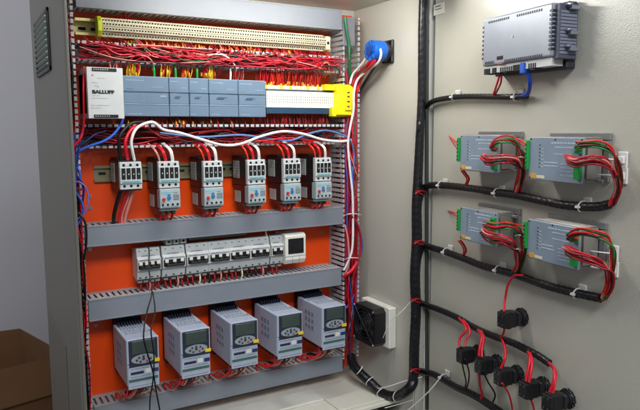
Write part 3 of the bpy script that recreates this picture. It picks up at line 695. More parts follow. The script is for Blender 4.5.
# ============================================================ DRIVES
hv = .16
def make_drive(x, z):
    t = thing('motor_drive', 'x', 'motor drive', PL, x, 0, z, 'lilac grey motor drives in the bottom row')   # origin: front bottom left
    W, H = .0655, .106
    b = MB()
    b.box(0, W, -.155, -.03, .006, H*.985); b.box(.0, W, -.158, -.154, H*.50, H); b.box(.001, W-.001, -.158, -.154, 0, H*.48)
    b.build('housing', vfdm, t, bevel=.003, seg=2)
    b = MB(); b.box(.004, W-.004, -.034, -.004, -.006, H+.012)
    for i in range(9): b.box(.006+i*.006, .0085+i*.006, -.060, -.03, H*.96, H+.008)
    b.build('heatsink', navy, t)
    b = MB()
    for i in range(9): b.box(.006+i*.006, .0095+i*.006, -.085, -.062, H*.985-.0006, H*.985+.0005)
    b.build('top_vents', mat('vent_shadow', (130, 136, 154), .6), t)
    b = MB()
    for k in range(3):
        for i in range(3): b.box(-.0006, .0008, -.115+i*.016, -.104+i*.016, H*.36+k*.017, H*.36+k*.017+.010)
    b.build('side_vents', mat('vent_shadow', (130, 136, 154), .6), t)
    b = MB(); b.box(.004, W-.003, -.1605, -.1575, H*.475, H*.975); kp = b.build('keypad', mat('keypad_dark', (44, 50, 62), .35), t, bevel=.003, seg=2)
    b = MB(); b.box(.010, W-.009, -.1616, -.1602, H*.70, H*.955); b.build('display', screen, kp, bevel=.0008)
    b = MB(); b.cyl((W*.5, -.1603, H*.62), (0, -1, 0), .0245, .001, n=28)
    for i, v in enumerate(b.v): b.v[i] = (v[0], v[1], H*.592+(v[2]-H*.62)*.40)
    b.build('button_field', mat('button_field', (150, 158, 166), .4), kp)
    b = MB()
    for (u, v, r) in ((-.4, .45, .0030), (0, .62, .0034), (.4, .45, .0030), (0, .05, .0042), (-.62, -.1, .0034), (.62, -.1, .0034), (-.3, -.55, .0030), (.3, -.55, .0030)):
        b.cyl((W*.5+u*.0225, -.1610, H*.592+v*.0090), (0, -1, 0), r*.66, .0018, n=10, m=0 if (u, v) != (.3, -.55) else 1)
    b.build('button', [mat('button_dark', (60, 66, 78), .4), mat('button_red', (190, 40, 36), .4)], kp)
    b = MB(); b.box(W*.05, W*.99, -.1588, -.1575, H*.445, H*.465); b.build('cover_gap', mat('slot_dark', (40, 42, 60), .5), t)
    b = MB(); b.box(W*.10, W*.50, -.1592, -.1575, H*.30, H*.345); b.build('name_strip', mat('slot_dark', (40, 42, 60), .5), t)
    b = MB(); b.box(W*.55, W*.72, -.1592, -.1575, H*.29, H*.37); b.build('white_sticker', white, t)
    b = MB(); b.box(W*.77, W*.96, -.1592, -.1575, H*.29, H*.36); b.build('blue_sticker', mat('sticker_blue', (40, 56, 110), .5), t)
    b = MB(); b.box(W*.04, W*.94, -.1592, -.1575, H*.155, H*.205); b.build('green_terminal', mat('terminal_green', (66, 104, 92), .5), t)
    b = MB(); b.box(W*.80, W*.995, -.1618, -.1595, H*.495, H*.56); b.build('yellow_sticker', yel, t)
    b = MB(); rr = random.Random(4)
    for q in range(4):
        x = W*.12
        while x < W*.84:
            w_ = rr.uniform(.003, .008); b.box(x, x+w_, -.118+q*.008, -.1155+q*.008, H*.985, H*.985+.0005); x += w_+.002
    b.build('top_print', mat('top_print_grey', (108, 112, 124), .5), t)
    b = MB(); dashes(b, W*.10, W*.9, H*.235, -.1582, .0016, seed=6); dashes(b, W*.10, W*.7, H*.40, -.1582, .0014, seed=7); dashes(b, W*.08, W*.92, H*.05, -.1582, .0014, seed=8)
    b.build('front_print', mat('print_dark_grey', (70, 84, 92), .5), t)
    b = MB(); b.box(.006, W-.006, -.15, -.05, -.004, .0055); b.build('terminal_well', black, t)
    return t
vx = [PL.at(x_, y_, hv)[0] for x_, y_ in ((126.3, 342), (180.5, 334), (230.7, 322), (277.5, 314.5), (322.8, 308.7))]
d0 = make_drive(vx[0], .7605); d0['label'] = 'leftmost motor drive, with the dark cable hanging in front of its screen'
for i, lab in enumerate(('motor drive second from the left', 'middle one of the five motor drives', 'motor drive second from the right', 'rightmost motor drive, beside the black fan')):
    dup(d0, lab, Vector((vx[i+1], 0, .7605)))
for i in range(5):
    for j in range(6):
        m = (red, orangw, pink, blackwi, redd, cream)[j]; nm = ('bright red', 'orange red', 'pale pink', 'black', 'dark red', 'cream')[j]
        x = vx[i]+.006+j*.0085; e = x-.01+random.uniform(-.006, .008)
        wire([(x, -.13, .764), (x-.002+random.uniform(-.004, .004), -.128, .742), (e, -.095, .722+random.uniform(-.004, .006)), (e-.003, -.05, .716), (e-.004, -.045, .698)], random.uniform(.0018, .0027), m,
             '%s wire curling from the %s motor drive from the left into the bottom duct' % (nm, ordn[i]), group='wires curling from the drives into the bottom duct')
# ============================================================ HANGING CABLE
wire(fp(PL, [(146, 246, .085), (149, 250, .10), (149, 270, .12), (152, 292, .15), (147, 312, .18), (143.5, 335, .2), (147, 352, .2), (153, 372, .2), (156, 390, .2), (160, 412, .2), (161, 425, .2)]), .0016, blackwi, 'thin dark cable hanging down in front of the breakers and the leftmost drive')
wire(fp(PL, [(153, 292, .152), (155, 312, .18), (151, 330, .2), (154, 355, .2), (153, 380, .2), (150, 400, .2), (150, 425, .2)]), .0014, blackwi, 'second thin dark cable strand hanging in front of the leftmost drive screen')
# ============================================================ RIGHT WALL: switch + fan
x0, z0 = WR.at(382.7, 64, .004); x1, _ = WR.at(393.3, 52, .004); _, z1 = WR.at(388, 40.5, .004)
t = thing('rotary_switch', 'blue round switch on a black square plate high on the right side wall', 'switch', WR, (x0+x1)/2, 0, (z0+z1)/2)
hw = (x1-x0)/2; hh = (z1-z0)/2
b = MB(); b.box(-hw, hw, -.008, -.0005, -hh, hh); b.build('plate', black, t, bevel=.002)
b = MB(); b.cyl((0, -.008, 0), (0, -1, 0), .024, .012, n=24); b.build('collar', black, t, bevel=.001)
R_ = .0245
b = MB(); b.cyl((0, -.02, 0), (0, -1, 0), R_, .036, n=28)
for i in range(8):
    a = i*math.pi/4; b.cyl((R_*.78*math.cos(a), -.056, R_*.78*math.sin(a)), (0, -1, 0), .0045, .003, n=10)
b.build('switch_body', swblue, t, bevel=.0015, seg=2)
b = MB(); b.cyl((0, -.0592, 0), (0, -1, 0), .011, .0012, n=18); b.build('hub', mat('hub_blue', (10, 60, 140), .4), t)
b = MB(); b.box(hw*.1, hw*.62, -.0092, -.0078, -hh*.1, hh*.55); b.build('white_mark', white, t)
sp = WR.w((x0+x1)/2, -.05, (z0+z1)/2)
def wp(lst): return [Vector(sp)+Vector(q) for q in lst]
wire(fp(WR, [(377, 44, .035), (381, 52, .045), (378.5, 62, .045), (370, 69, .04)])+fp(PL, [(358, 79, .085), (354, 92, .098), (353.5, 110, .1), (350, 128, .095), (348, 145, .09), (350, 170, .09), (352.5, 195, .09), (353, 225, .09), (352, 250, .09), (347, 264, .085), (344, 270, .08)]), .0030, whitew, 'long white wire from the blue switch down the right vertical duct')
wire(fp(WR, [(375, 60, .05), (370, 66, .05)])+fp(PL, [(361, 78, .08), (357, 92, .07), (352, 105, .06)]), .0040, red, 'thick red wire from the blue switch into the right duct')
wire(fp(WR, [(371, 60, .055), (366, 66, .055)])+fp(PL, [(357, 75, .08), (352, 86, .07), (350, 96, .06)]), .0036, redd, 'dark red wire left of the thick red wire under the blue switch')
wire(fp(WR, [(366, 58, .055), (362, 64, .055)])+fp(PL, [(353, 74, .08), (350, 84, .075)]), .0030, whitew, 'short white wire under the left side of the blue switch')
wire(fp(WR, [(379, 60, .04), (372, 71, .035)])+fp(PL, [(364, 84, .075), (358, 96, .06)]), .0036, blackwi, 'black wire from the blue switch into the right duct')
# fan
x0, z0 = WR.at(364, 345, .0); x1, z1 = WR.at(396, 312, .0)
_, zt2 = WR.at(396, 311.5, .02); _, zb3 = WR.at(396, 352, .02); xf1, _ = WR.at(396.5, 330, .0); xf0 = xf1-.125
t = thing('filter_fan', 'black fan on a white filter housing low on the right side wall', 'fan', WR, (xf0+xf1)/2, 0, (zt2+zb3)/2)
hw = (xf1-xf0)/2; hh = (zt2-zb3)/2+.001
b = MB(); b.box(-hw, hw, -.022, -.0005, -hh, hh); b.build('filter_housing', white, t, bevel=.002)
fr_ = hh*.93; D = .055
b = MB()
n = 28
# square fan frame with a round opening
for zz in (0,):
    vs = []; fs = []
    for k, y in enumerate((-.023, -D)):
        for i in range(n):
            a = 2*math.pi*i/n; c, s_ = math.cos(a), math.sin(a); q = 1/max(abs(c), abs(s_))
            vs.append((c*q*fr_, y, s_*q*fr_))
        for i in range(n):
            a = 2*math.pi*i/n; vs.append((math.cos(a)*fr_*.90, y, math.sin(a)*fr_*.90))
    for i in range(n):
        j = (i+1) % n
        fs += [(2*n+i, 2*n+j, 3*n+j, 3*n+i), (i, j, 2*n+j, 2*n+i), (n+i, 3*n+i, 3*n+j, n+j), (i, n+i, n+j, j)]
    b.add(vs, fs)
ff = b.build('fan_frame', black, t)
b = MB(); b.cyl((0, -D+.004, 0), (0, 1, 0), .021, .02, n=20); b.build('motor_hub', mat('hub_dark', (36, 37, 42), .3), ff, bevel=.001)
b = MB()
for i in range(7):
    a = i*2*math.pi/7; T = Matrix.Rotation(a, 4, 'Y') @ Matrix.Translation((.018, -D+.014, 0)) @ Matrix.Rotation(.6, 4, 'X')
    b.box(0, fr_*.86-.018, -.0008, .0008, -.013, .013, T=T)
b.build('fan_blades', mat('blade_dark', (32, 33, 38), .3), ff)
b = MB()
for r in (.014, .024, .034, .044): b.ring((0, -D-.002, 0), (0, 1, 0), min(r, fr_*.88), .0008, n=24, k=5)
for a in (.785, 2.356, 3.927, 5.498): b.tube([(0, -D-.002, 0), (math.cos(a)*fr_*1.25, -D-.002, math.sin(a)*fr_*1.25)], .0011, n=5, sub=1)
b.build('finger_guard', mat('guard_dark', (60, 62, 68), .3, metal=.6), ff)
b = MB()
for a in (.785, 2.356, 3.927, 5.498): b.cyl((math.cos(a)*fr_*1.25, -D-.001, math.sin(a)*fr_*1.25), (0, -1, 0), .003, .003, n=8)
b.build('screws', steel, ff)
# ============================================================ CABLE BUNDLES
VB = [(423.5, -22, 0), (422, 30, 0), (421.6, 90, 0), (419.2, 150, 0), (418, 178, 0), (416.6, 206, 0), (416.9, 240, 0), (415, 275, 0), (415.9, 310, 0), (414.4, 345, 0), (413.5, 378, 0)]
BN = Frame((.596, -.272, 0), 0)
vb = [BN.p(a, b_, 0) for a, b_, _ in VB]
low = [BN.p(409.5, 388, -.0), PL.p(397, 396, .23), PL.p(383, 393.5, .185), PL.p(371, 383, .15), PL.p(359, 372, .11), PL.p(353, 364, .08), PL.p(351, 356, .055)]
wire(vb+low, lambda u: .0088+.0034*min(1, max(0, (u-.22)/.25)), blackw, 'thickest black wrapped cable bundle running down the hinge side and curving into the cabinet', 'cable bundle', 'black wrapped cable bundles', 'cable_bundle', n=14, wrap=.05, pitch=.016)
wire([BN.p(426.5, a, .0)+Vector((.004, .004, 0)) for a in (-20, 60, 140, 220, 300, 410)], .0045, mat('conduit_grey', (70, 70, 68), .5), 'slim dark cable running beside the thick bundle at the hinge', 'cable')
def bundle(px, h, r, label):
    pts = fp(DR, [q for q in px], h); pts = ([BN.p(px[0][0]-6, px[0][1]+24, .001), BN.p(px[0][0]-4.5, px[0][1]+11, .003)] if px[0][1] < 340 else [BN.p(px[0][0]-5, px[0][1]-2, .0)])+pts
    return wire(pts, r, blackw, label, 'cable bundle', 'black wrapped cable bundles', 'cable_bundle', n=12, wrap=.09, pitch=.013)
def vb_start(q): return BN.p(q[0]-3, q[1]+6, .002)
bundle([(424.5, 112), (428, 105), (434, 101), (445, 98.5), (461, 96.7), (478, 96.5), (493.8, 96.8), (508, 97), (522, 96.7), (528, 95.5)], .012, .0060, 'thin black wrapped bundle under the grey operator panel')
bundle([(424, 187.5), (432, 185.3), (445, 185.5), (460, 187), (476, 189), (492.7, 191.8), (515.8, 195), (543.6, 201), (565, 205), (585, 206.6), (600, 206.5), (610, 204)], .014, .0078, 'black wrapped bundle running between the upper and lower rows of driver boxes')
bundle([(423, 246), (433, 248), (446, 252), (465, 259), (483, 266), (500, 270.5), (515.8, 275), (532, 280.5), (548, 285.9), (567, 291), (585, 295), (601.6, 298.4)], .014, .0076, 'black wrapped bundle under the lower row of driver boxes')
bundle([(420, 303.5), (428, 306), (437.5, 309), (456, 317), (475, 328), (497.5, 337.5), (511, 342), (523.7, 348), (538, 355.5), (550, 363.7)], .014, .0070, 'black wrapped bundle above the slanting row of contact blocks')
bundle([(420, 371), (426, 372), (435, 375), (445, 380.6), (456, 387), (467.5, 392), (479, 398), (490, 405), (503, 414), (515, 424)], .014, .0078, 'lowest black wrapped bundle slanting to the bottom edge')
# red joints on the vertical bundle + ties
for y, px in ((193, 418), (243, 417), (301, 414), (371, 413)):
    b = MB(); b.tube([BN.p(px-3, y+1, .013), BN.p(px+2, y-2, .014), BN.p(px+7, y-1, .008)], .0024, n=8); b.tube([BN.p(px-2, y-2, .013), BN.p(px+3, y+1, .015), BN.p(px+6, y+2, .009)], .0020, n=8)
    tag(b.build('wire_joint', redd, loc=Vector(BN.p(px, y, .013))), 'red wires breaking out of the hinge bundle at the %s branch' % {193: 'highest red', 243: 'second red', 301: 'third red', 371: 'lowest'}[y], 'red wires', 'red wires breaking out of the hinge bundle')
def tie_at(fr, px, py, h, r, ax, label, tail=True, mount=True, head=None):
    x, z = fr.at(px, py, h); t = thing('cable_tie', label, 'cable tie', fr, x, h, z, 'white cable ties round the bundles')
    b = MB(); b.ring((0, 0, 0), ax, r+.0012, .0014, n=16, k=5)
    b.box(-.004, .004, -r-.004, -r, -.002, .002)
    b.build('strap', tie, t)
    if mount:
        b = MB(); b.box(-.009, .010, h-.0045, h-.0005, .000, .015); b.build('adhesive_mount', tie, t, bevel=.002)
TL = [(441+13, 97, .012, .006, 'under the grey operator panel, left'), (516, 97, .012, .006, 'under the blue cable of the operator panel'),
      (441, 185.3, .014, .0078, 'on the middle bundle near the hinge'), (497, 193, .014, .0078, 'on the middle bundle below the first driver box'), (582, 206.5, .014, .0078, 'on the middle bundle below the second driver box'),
      (446, 252, .014, .0076, 'on the lower bundle near the hinge'), (498, 270, .014, .0076, 'on the lower bundle under the lower left driver box'), (577, 293.5, .014, .0076, 'on the lower bundle under the lower right driver box')]
for px, py, h, r, lab in TL: tie_at(DR, px, py, h, r, (1, 0, -.15), 'white nylon cable tie '+lab)
tie_at(DR, 443, 377, .014, .0078, (1, 0, -.5), 'white nylon cable tie with mount on the lowest bundle')
# loose tie tails (white strings)
wire(fp(DR, [(443, 374, .03), (432, 388, .045), (420, 400, .06), (405, 413, .08)]), .0014, tie, 'long white tie tail slanting down from the lowest bundle mount', 'tie tail', 'long white tie tails')
wire([DR.p(422, 377, .03), PL.p(405, 381, .25), PL.p(390, 386, .22), PL.p(376, 389, .17)], .0014, tie, 'white tie tail running left along the bottom bundle', 'tie tail', 'long white tie tails')
wire([DR.p(412, 300, .04), PL.p(401, 312, .27), PL.p(390, 322, .25), PL.p(383, 338, .23)], .0007, tie, 'fine white tie tail hanging in front of the fan housing', 'tie tail', 'long white tie tails')
wire([DR.p(413, 400, .05), PL.p(400, 404, .25), PL.p(385, 408, .22)], .0011, tie, 'short white tie tail at the bottom of the cabinet', 'tie tail', 'long white tie tails')
for k, (px, py, hh_) in enumerate(((359.5, 370, .115), (370, 381, .15), (381, 392, .185), (397, 396, .23))):
    b = MB(); c = PL.p(px, py, hh_); ax = [(-.6, .5, .6), (.2, -.8, -.5), (.1, -.8, -.4), (.1, -1, 0)][k]
    b.ring(c, ax, .0128, .0013, n=18, k=5); tag(b.build('cable_tie', tie, loc=Vector(c)), 'white tie round the curved bottom bundle, %s from the fan' % ordn[k], 'cable tie', 'white cable ties round the bundles')
# ============================================================ OPERATOR PANEL ON THE DOOR
xL, zT = DR.at(483.4, 18.3, .052); xRr, zT2 = DR.at(553, 3.6, .052); _, zB = DR.at(483, 67.5, .052); _, zB2 = DR.at(552, 60, .052)
zT = (zT+zT2)/2; zB = (zB+zB2)/2; W = xRr-xL; H = zT-zB
t = thing('operator_panel', 'grey operator panel housing with cooling slots mounted high on the open door', 'operator panel', DR, xL, 0, zB)
b = MB(); b.box(0, W, -.052, -.02, .004, H); bc = b.build('back_cover', hmim, t, bevel=.003, seg=2)
b = MB(); b.box(-.003, W+.003, -.020, -.0005, -.014, H+.004); b.build('bezel', mat('bezel_dark', (40, 42, 50), .45), t, bevel=.002)
b = MB(); b.box(W+.0005, W+.010, -.046, -.006, .0, H-.002); b.build('side_grille', hmid, t, bevel=.0015)
b = MB()
for i in range(13): b.box(W+.009, W+.0112, -.044, -.010, .008+i*(H-.02)/13, .012+i*(H-.02)/13)
b.build('side_fins', mat('fin_grey', (118, 122, 138), .4), t)
for z in (.012, H*.42, H*.86):
    b = MB(); b.box(W+.011, W+.020, -.03, -.012, z, z+.006); b.box(W+.002, W+.022, -.036, -.030, z+.006, z+.010)
    b.build('mounting_clamp', mat('clamp_metal', (140, 144, 156), .35, metal=.5), t, bevel=.0008)
b = MB()
def slots(x0, x1, z0, z1, n):
    for i in range(n): x = x0+(x1-x0)*i/n; b.box(x, x+(x1-x0)/n*.5, -.0527, -.0515, z0, z1)
for q in ((W*.09, W*.42, H*.89, H*.935, 11), (W*.52, W*.88, H*.89, H*.935, 12), (W*.05, W*.20, H*.075, H*.125, 6), (W*.36, W*.90, H*.06, H*.115, 19)):
    slots(*q); b.build('slot_row', mat('slot_dark', (40, 42, 60), .5), bc); b = MB()
b.box(W*.24, W*.33, -.0527, -.0515, H*.13, H*.20); b.build('dip_window', dark, bc)
b = MB()
for i in range(10): b.box(W*.965, W*1.002, -.0525, -.044, H*.16+i*H*.075, H*.16+i*H*.075+.004)
b.build('right_notches', mat('slot_dark', (40, 42, 60), .5), bc)
b = MB()
for i in range(8): b.box(-.0008, W*.018, -.0525, -.044, H*.18+i*H*.09, H*.18+i*H*.09+.004)
b.build('left_notches', mat('slot_dark', (40, 42, 60), .5), bc)
b = MB(); b.cyl((W*.468, -.0522, H*.535), (0, -1, 0), .0022, .0012, n=10); b.build('screw', steel, t)
b = MB(); b.box(.004, W-.004, -.047, -.022, -.010, .0035); b.build('connector_strip', mat('strip_pale', (196, 198, 196), .5), t)
b = MB()
for (u, v) in ((.01, .075), (.09, .10), (.14, .20), (.46, .60)): b.box(W*u, W*v, -.0485, -.03, -.0115, -.001)
for i in range(7): b.box(W*.26+i*.005, W*.26+i*.005+.0022, -.0478, -.03, -.0108, -.002)
for i in range(4): b.box(W*.68+i*.005, W*.68+i*.005+.0022, -.0478, -.03, -.0108, -.002)
b.build('ports', dark, t)
b = MB(); b.box(W*.245, W*.33, -.0528, -.0518, H*.04, H*.06); b.build('red_mark', mat('mark_red', (190, 60, 50), .5), t)
b = MB(); b.box(W*.565, W*.635, -.050, -.036, -.018, .001); b.build('blue_plug', blue, t, bevel=.0015)
hm_ = .035
wire(fp(DR, [(528, 73, .042), (530, 83, .035), (528, 93, .02), (522, 96, .014)]), .0038, mat('plug_blue', (24, 66, 170), .4), 'blue cable hanging from the blue plug of the operator panel')
wire(fp(DR, [(499.5, 76, .04), (497, 84, .035), (494, 93, .02), (493, 96, .012)]), .0020, red, 'red wire hanging left under the operator panel')
wire(fp(DR, [(501.5, 76, .04), (500.5, 84, .035), (496, 93, .02), (495, 96, .012)]), .0018, redd, 'dark red wire hanging under the operator panel')
wire(fp(DR, [(503, 76, .04), (509, 84, .035), (516, 92, .02), (520, 96, .012)]), .0007, whitew, 'fine white wire slanting under the operator panel')
# ============================================================ DRIVER BOXES
def driver(label, fl, fr2, ytl, ytr, ybl, right_bracket, flip):
    hd = .048
    xa, zt1 = DR.at(fl, ytl, hd); xb, zt2_ = DR.at(fr2, ytr, hd); _, zb_ = DR.at(fl, ybl, hd)
    W = xb-xa; H = (zt1+zt2_)/2-zb_
    t = thing('driver_box', label, 'driver box', DR, xa, 0, zb_, 'blue grey driver boxes on the door')
    b = MB(); b.box(0, W, -hd, -hd+.004, 0, H); fpl = b.build('front_plate', drvm, t, bevel=.0012)
    b = MB(); b.box(.001, W-.001, -hd+.004, -.006, .002, H-.002)
    for i in range(7): b.box(.004, W-.002, -.040+i*.005, -.038+i*.005, H-.002, H+.0006)
    b.box(W-.001, W+.0005, -.038, -.010, .006, H-.006)
    b.build('housing', drvs, t, bevel=.001)
    b = MB()
    b.box(.002, W+.012, -.006, -.0005, H-.004, H+.007); b.box(W, W+.012, -.0058, -.0007, .002, H-.005); b.box(W+.002, W+.016, -.016, -.012, H*.86, H*.93); b.box(W+.001, W+.012, -.018, -.013, .001, .007)
    b.build('mounting_bracket', steel, t, bevel=.0008)
    b = MB(); b.box(W+.001, W+.0035, -.042, -.020, H*.12, H*.86); b.build('heat_fins', drvs, t)
    b = MB()
    b.box(-.006, .001, -hd-.004, -hd+.010, H*.24, H*.92)
    for i in range(6): b.box(-.0066, -.002, -hd-.0046, -hd-.003, H*.27+i*H*.105, H*.27+i*H*.105+.004, 1)
    b.build('left_connector', [green, mat('green_dark', (10, 90, 36), .5)], t, bevel=.0006)
    b = MB()
    b.box(W*.90, W*1.0, -hd-.007, -hd, H*.10, H*.44); b.build('lower_connector', green, t, bevel=.0006)
    b = MB(); b.box(W*.90, W*1.0, -hd-.007, -hd, H*.66, H*.86)
    for i in range(2): b.box(W*.92, W*.98, -hd-.0078, -hd-.0065, H*.69+i*H*.08, H*.69+i*H*.08+.003, 1)
    b.build('upper_connector', [green, mat('green_dark', (10, 90, 36), .5)], t, bevel=.0006)
    b = MB()
    for i in range(7): b.box(W*.205, W*.225, -hd-.0006, -hd, H*.30+i*H*.085, H*.32+i*H*.085)
    for i in range(6): b.box(W*.24, W*.29, -hd-.0005, -hd, H*.315+i*H*.085, H*.325+i*H*.085, 1)
    for i in range(4): dashes(b, W*.62, W*.86, H*.15+i*H*.085, -hd-.0003, .0016, 1, seed=i)
    dashes(b, W*.30, W*.56, H*.42, -hd-.0003, .0018, 1); dashes(b, W*.30, W*.58, H*.34, -hd-.0003, .0018, 1)
    dashes(b, W*.42, W*.86, H*.86, -hd-.0003, .0022, 1); dashes(b, W*.5, W*.86, H*.77, -hd-.0003, .0018, 1); dashes(b, W*.5, W*.84, H*.62, -hd-.0003, .0014, 1)
    for u, v in ((.03, .95), (.97, .95), (.03, .05), (.5, .95)): b.cyl((W*u, -hd, H*v), (0, -1, 0), .0016, .0006, n=8)
    b.build('print', [ink, mat('print_pale', (206, 212, 222), .5)], fpl)
    b = MB(); b.box(W*.05, W*.16, -hd-.0007, -hd, H*.04, H*.16); b.build('orange_sticker', orml, fpl)
    b = MB(); b.box(W*.17, W*.32, -hd-.0007, -hd, H*.05, H*.12); b.build('pale_sticker', cream, fpl)
    return xa, zb_, W, H, hd
D = [driver('upper left blue grey driver box on the door', 460.6, 499, 134, 136.5, 170, 519, 0),
     driver('upper right blue grey driver box on the door', 529.8, 584, 136.6, 138.3, 179.3, 609, 0),
     driver('lower left blue grey driver box on the door', 460.5, 497, 206.6, 213.4, 238.8, 515, 0),
     driver('lower right blue grey driver box on the door', 528, 580, 218.3, 229, 257.7, 604, 0)]
# wires of driver boxes: lists of px paths
DW = [
 ('upper left', [[(482, 157), (488, 160), (505, 158.5), (517, 162), (521.5, 170), (520, 182), (516, 193)],
                 [(491, 147), (497, 142), (507, 140), (516, 143), (522, 152), (523, 168), (519, 186)]], (514, 194)),
 ('upper right', [[(566, 158), (575, 162), (594, 160), (607, 164), (614, 172), (617, 188), (612, 204)],
                  [(577, 146), (584, 144.5), (600, 145), (612, 151), (618, 164), (620, 185), (612, 206)]], (612, 206)),
 ('lower left', [[(482, 230), (488, 236), (502, 239), (514, 245), (518, 254), (518, 266), (514, 275)],
                 [(485, 224), (495, 227), (508, 226), (518, 230), (523, 238), (523, 254), (518, 272)]], (514, 275)),
 ('lower right', [[(564, 249), (572, 254), (588, 258), (602, 264), (609, 272), (609, 286), (603, 299)],
                  [(568, 237), (578, 232), (594, 234), (607, 240), (613, 252), (612, 276), (604, 300)]], (603, 299))]
for di, (nm, paths, end) in enumerate(DW):
    hs = [.066, .070, .068, .05, .034, .022, .014]
    k = 0
    for pi, path in enumerate(paths):
        for j in range(6 if pi == 0 else 5):
            m = (red, pink, redd, red, blackwi, redd)[j] if pi == 0 else (orangw, green2, red, brown, green2)[j]
            cn = ('bright red', 'pale pink', 'dark red', 'bright red', 'black', 'dark red')[j] if pi == 0 else ('orange red', 'green', 'bright red', 'brown', 'green')[j]
            pts = [DR.p(path[0][0]+((15 if 'right' in nm else 12) if pi == 0 else (5 if 'upper' in nm else 10)), path[0][1]+(j-2)*1.2+(4 if pi == 0 else 2), .054)]
            for q, (a, c) in enumerate(path):
                js = 2.2 if q == 0 else 1.3
                off = (j-2.3)*1.25
                fade = 1 if q < len(path)-1 else .4
                pts.append(DR.p(a+random.uniform(-1, 1)*js*fade+(off*.9 if q > 3 else 0), c+off*fade*(1.3 if q < 4 else .3)+random.uniform(-1.0, 1.0), hs[q]+random.uniform(-.004, .004)))
            wire(pts, random.uniform(.0013, .0019), m, '%s wire from the %s connector of the %s driver box' % (cn, 'middle' if pi == 0 else 'top', nm), group='wires of the %s driver box' % nm)
# extra: left connector pigtails & feeds
for nm, p1, p2 in (('upper left', [(460, 145, .045), (455, 141, .03), (449, 136, .001)], [(461, 150, .045), (456, 147, .03), (450, 138, .001)]),
                   ('lower left', [(460, 215, .045), (456, 213, .03), (448, 211, .001)], [(461, 219, .045), (456, 216, .03), (450, 211, .001)]),
                   ('upper right', [(529, 147, .045), (524, 142, .035), (515, 138, .02)], [(530, 150, .045), (525, 146, .035), (516, 140, .02)]),
                   ('lower right', [(527, 228, .045), (523, 226, .035), (515, 224, .02)], [(528, 232, .045), (523, 229, .035), (515, 227, .02)])):
    wire(fp(DR, p1), .0014, orangw, 'upper short red pigtail at the left connector of the %s driver box' % nm, group='short pigtails of the driver boxes')
    wire(fp(DR, p2), .0012, red, 'lower short red pigtail at the left connector of the %s driver box' % nm, group='short pigtails of the driver boxes')
for nm, pp in (('upper left', [(463, 170, .04), (466, 174, .032), (469, 179, .02), (466, 186, .012)]), ('lower left', [(460, 240, .04), (464, 245, .032), (466, 251, .02), (463, 256, .012)])):
    wire(fp(DR, pp), .0022, red, 'short red loop under the %s driver box' % nm, group='short red loops under the driver boxes')
    wire(fp(DR, [(a-2, b_+.5, h_) for a, b_, h_ in pp]), .0016, orangw, 'thin orange red loop under the %s driver box' % nm, group='short red loops under the driver boxes')
for k, (px, py, lab) in enumerate(((624, 160, 'beside the upper right driver box, upper'), (624, 176, 'beside the upper right driver box, lower'), (615, 253, 'beside the lower right driver box, upper'), (615, 269, 'beside the lower right driver box, lower'))):
    x, z = DR.at(px, py, 0); t = thing('tie_mount', 'white square tie mount '+lab, 'tie mount', DR, x, 0, z, 'white square tie mounts')
    b = MB(); b.box(-.009, .009, -.004, -.0005, -.013, .013); b.box(-.006, .006, -.008, -.004, -.006, .006); b.build('base', tie, t, bevel=.0015)
    b = MB(); b.tube([(.0, -.009, .0), (-.012, -.024, .0015), (-.024, -.026, .001), (-.030, -.010, 0)], .0013, n=5); b.build('strap', tie, t)
# tie on wires in between
for k, (px, py) in enumerate(((521, 158), (519, 236), (517, 250))):
    b = MB(); b.tube(fp(DR, [(px-4, py, .03), (px, py-1, .052), (px+5, py, .03)]), .0011, n=5); tag(b.build('cable_tie', tie, loc=Vector(DR.p(px, py, .05))), ('small white tie round the wires right of the upper left driver box', 'upper small white tie right of the lower left driver box', 'lower small white tie right of the lower left driver box')[k], 'cable tie', 'white cable ties round the bundles')
# ============================================================ CONTACT BLOCKS
def contact_block(label, px, py, first=None):
    x, z = DR.at(px, py, .004)
    if first: o = dup(first, label, DR.w(x, 0, z)); return o
    t = thing('contact_block', label, 'contact block', DR, x, 0, z, 'black contact blocks on the door')
    b = MB(); b.cyl((0, -.0005, 0), (0, -1, 0), .0165, .007, n=24)
    for i in range(12): a = i*math.pi/6; b.cyl((.0158*math.cos(a), -.0008, .0158*math.sin(a)), (0, -1, 0), .0022, .006, n=6)
    b.build('collar', black, t)
    b = MB(); b.cyl((0, -.007, 0), (0, -1, 0), .0125, .014, n=20); b.box(-.013, .013, -.022, -.014, -.013, .013); b.build('coupling', mat('coupling_black', (34, 34, 38), .3), t, bevel=.0015)
    b = MB(); b.box(-.011, .011, -.052, -.0225, -.0145, .0145); b.box(-.012, .012, -.045, -.036, -.016, .016); b.build('switch_element', black, t, bevel=.001)
    b = MB()
    for sx in (-.005, .005):
        for sz in (-.009, .009): b.cyl((sx, -.0523, sz), (0, -1, 0), .0024, .0008, n=8)
    b.build('terminal_screws', mat('screw_dull', (90, 88, 84), .35, metal=.7), t)
    b = MB(); b.ring((0, -.0078, 0), (0, 1, 0), .0135, .0006, n=20, k=5); b.build('seal_ring', mat('seal_ring', (70, 72, 76), .35), t)
    return t
cbl = contact_block('single black contact block hanging alone above the slanting bundle', 521, 317)
for px, py, lab in ((478, 353, 'highest contact block of the slanting row, leftmost'), (497, 363, 'second contact block from the left in the slanting row'), (517, 374, 'third contact block from the left in the slanting row'), (543, 386, 'fourth contact block from the left in the slanting row'), (567, 398.5, 'lowest contact block of the slanting row, rightmost')):
    contact_block(lab, px, py, cbl)
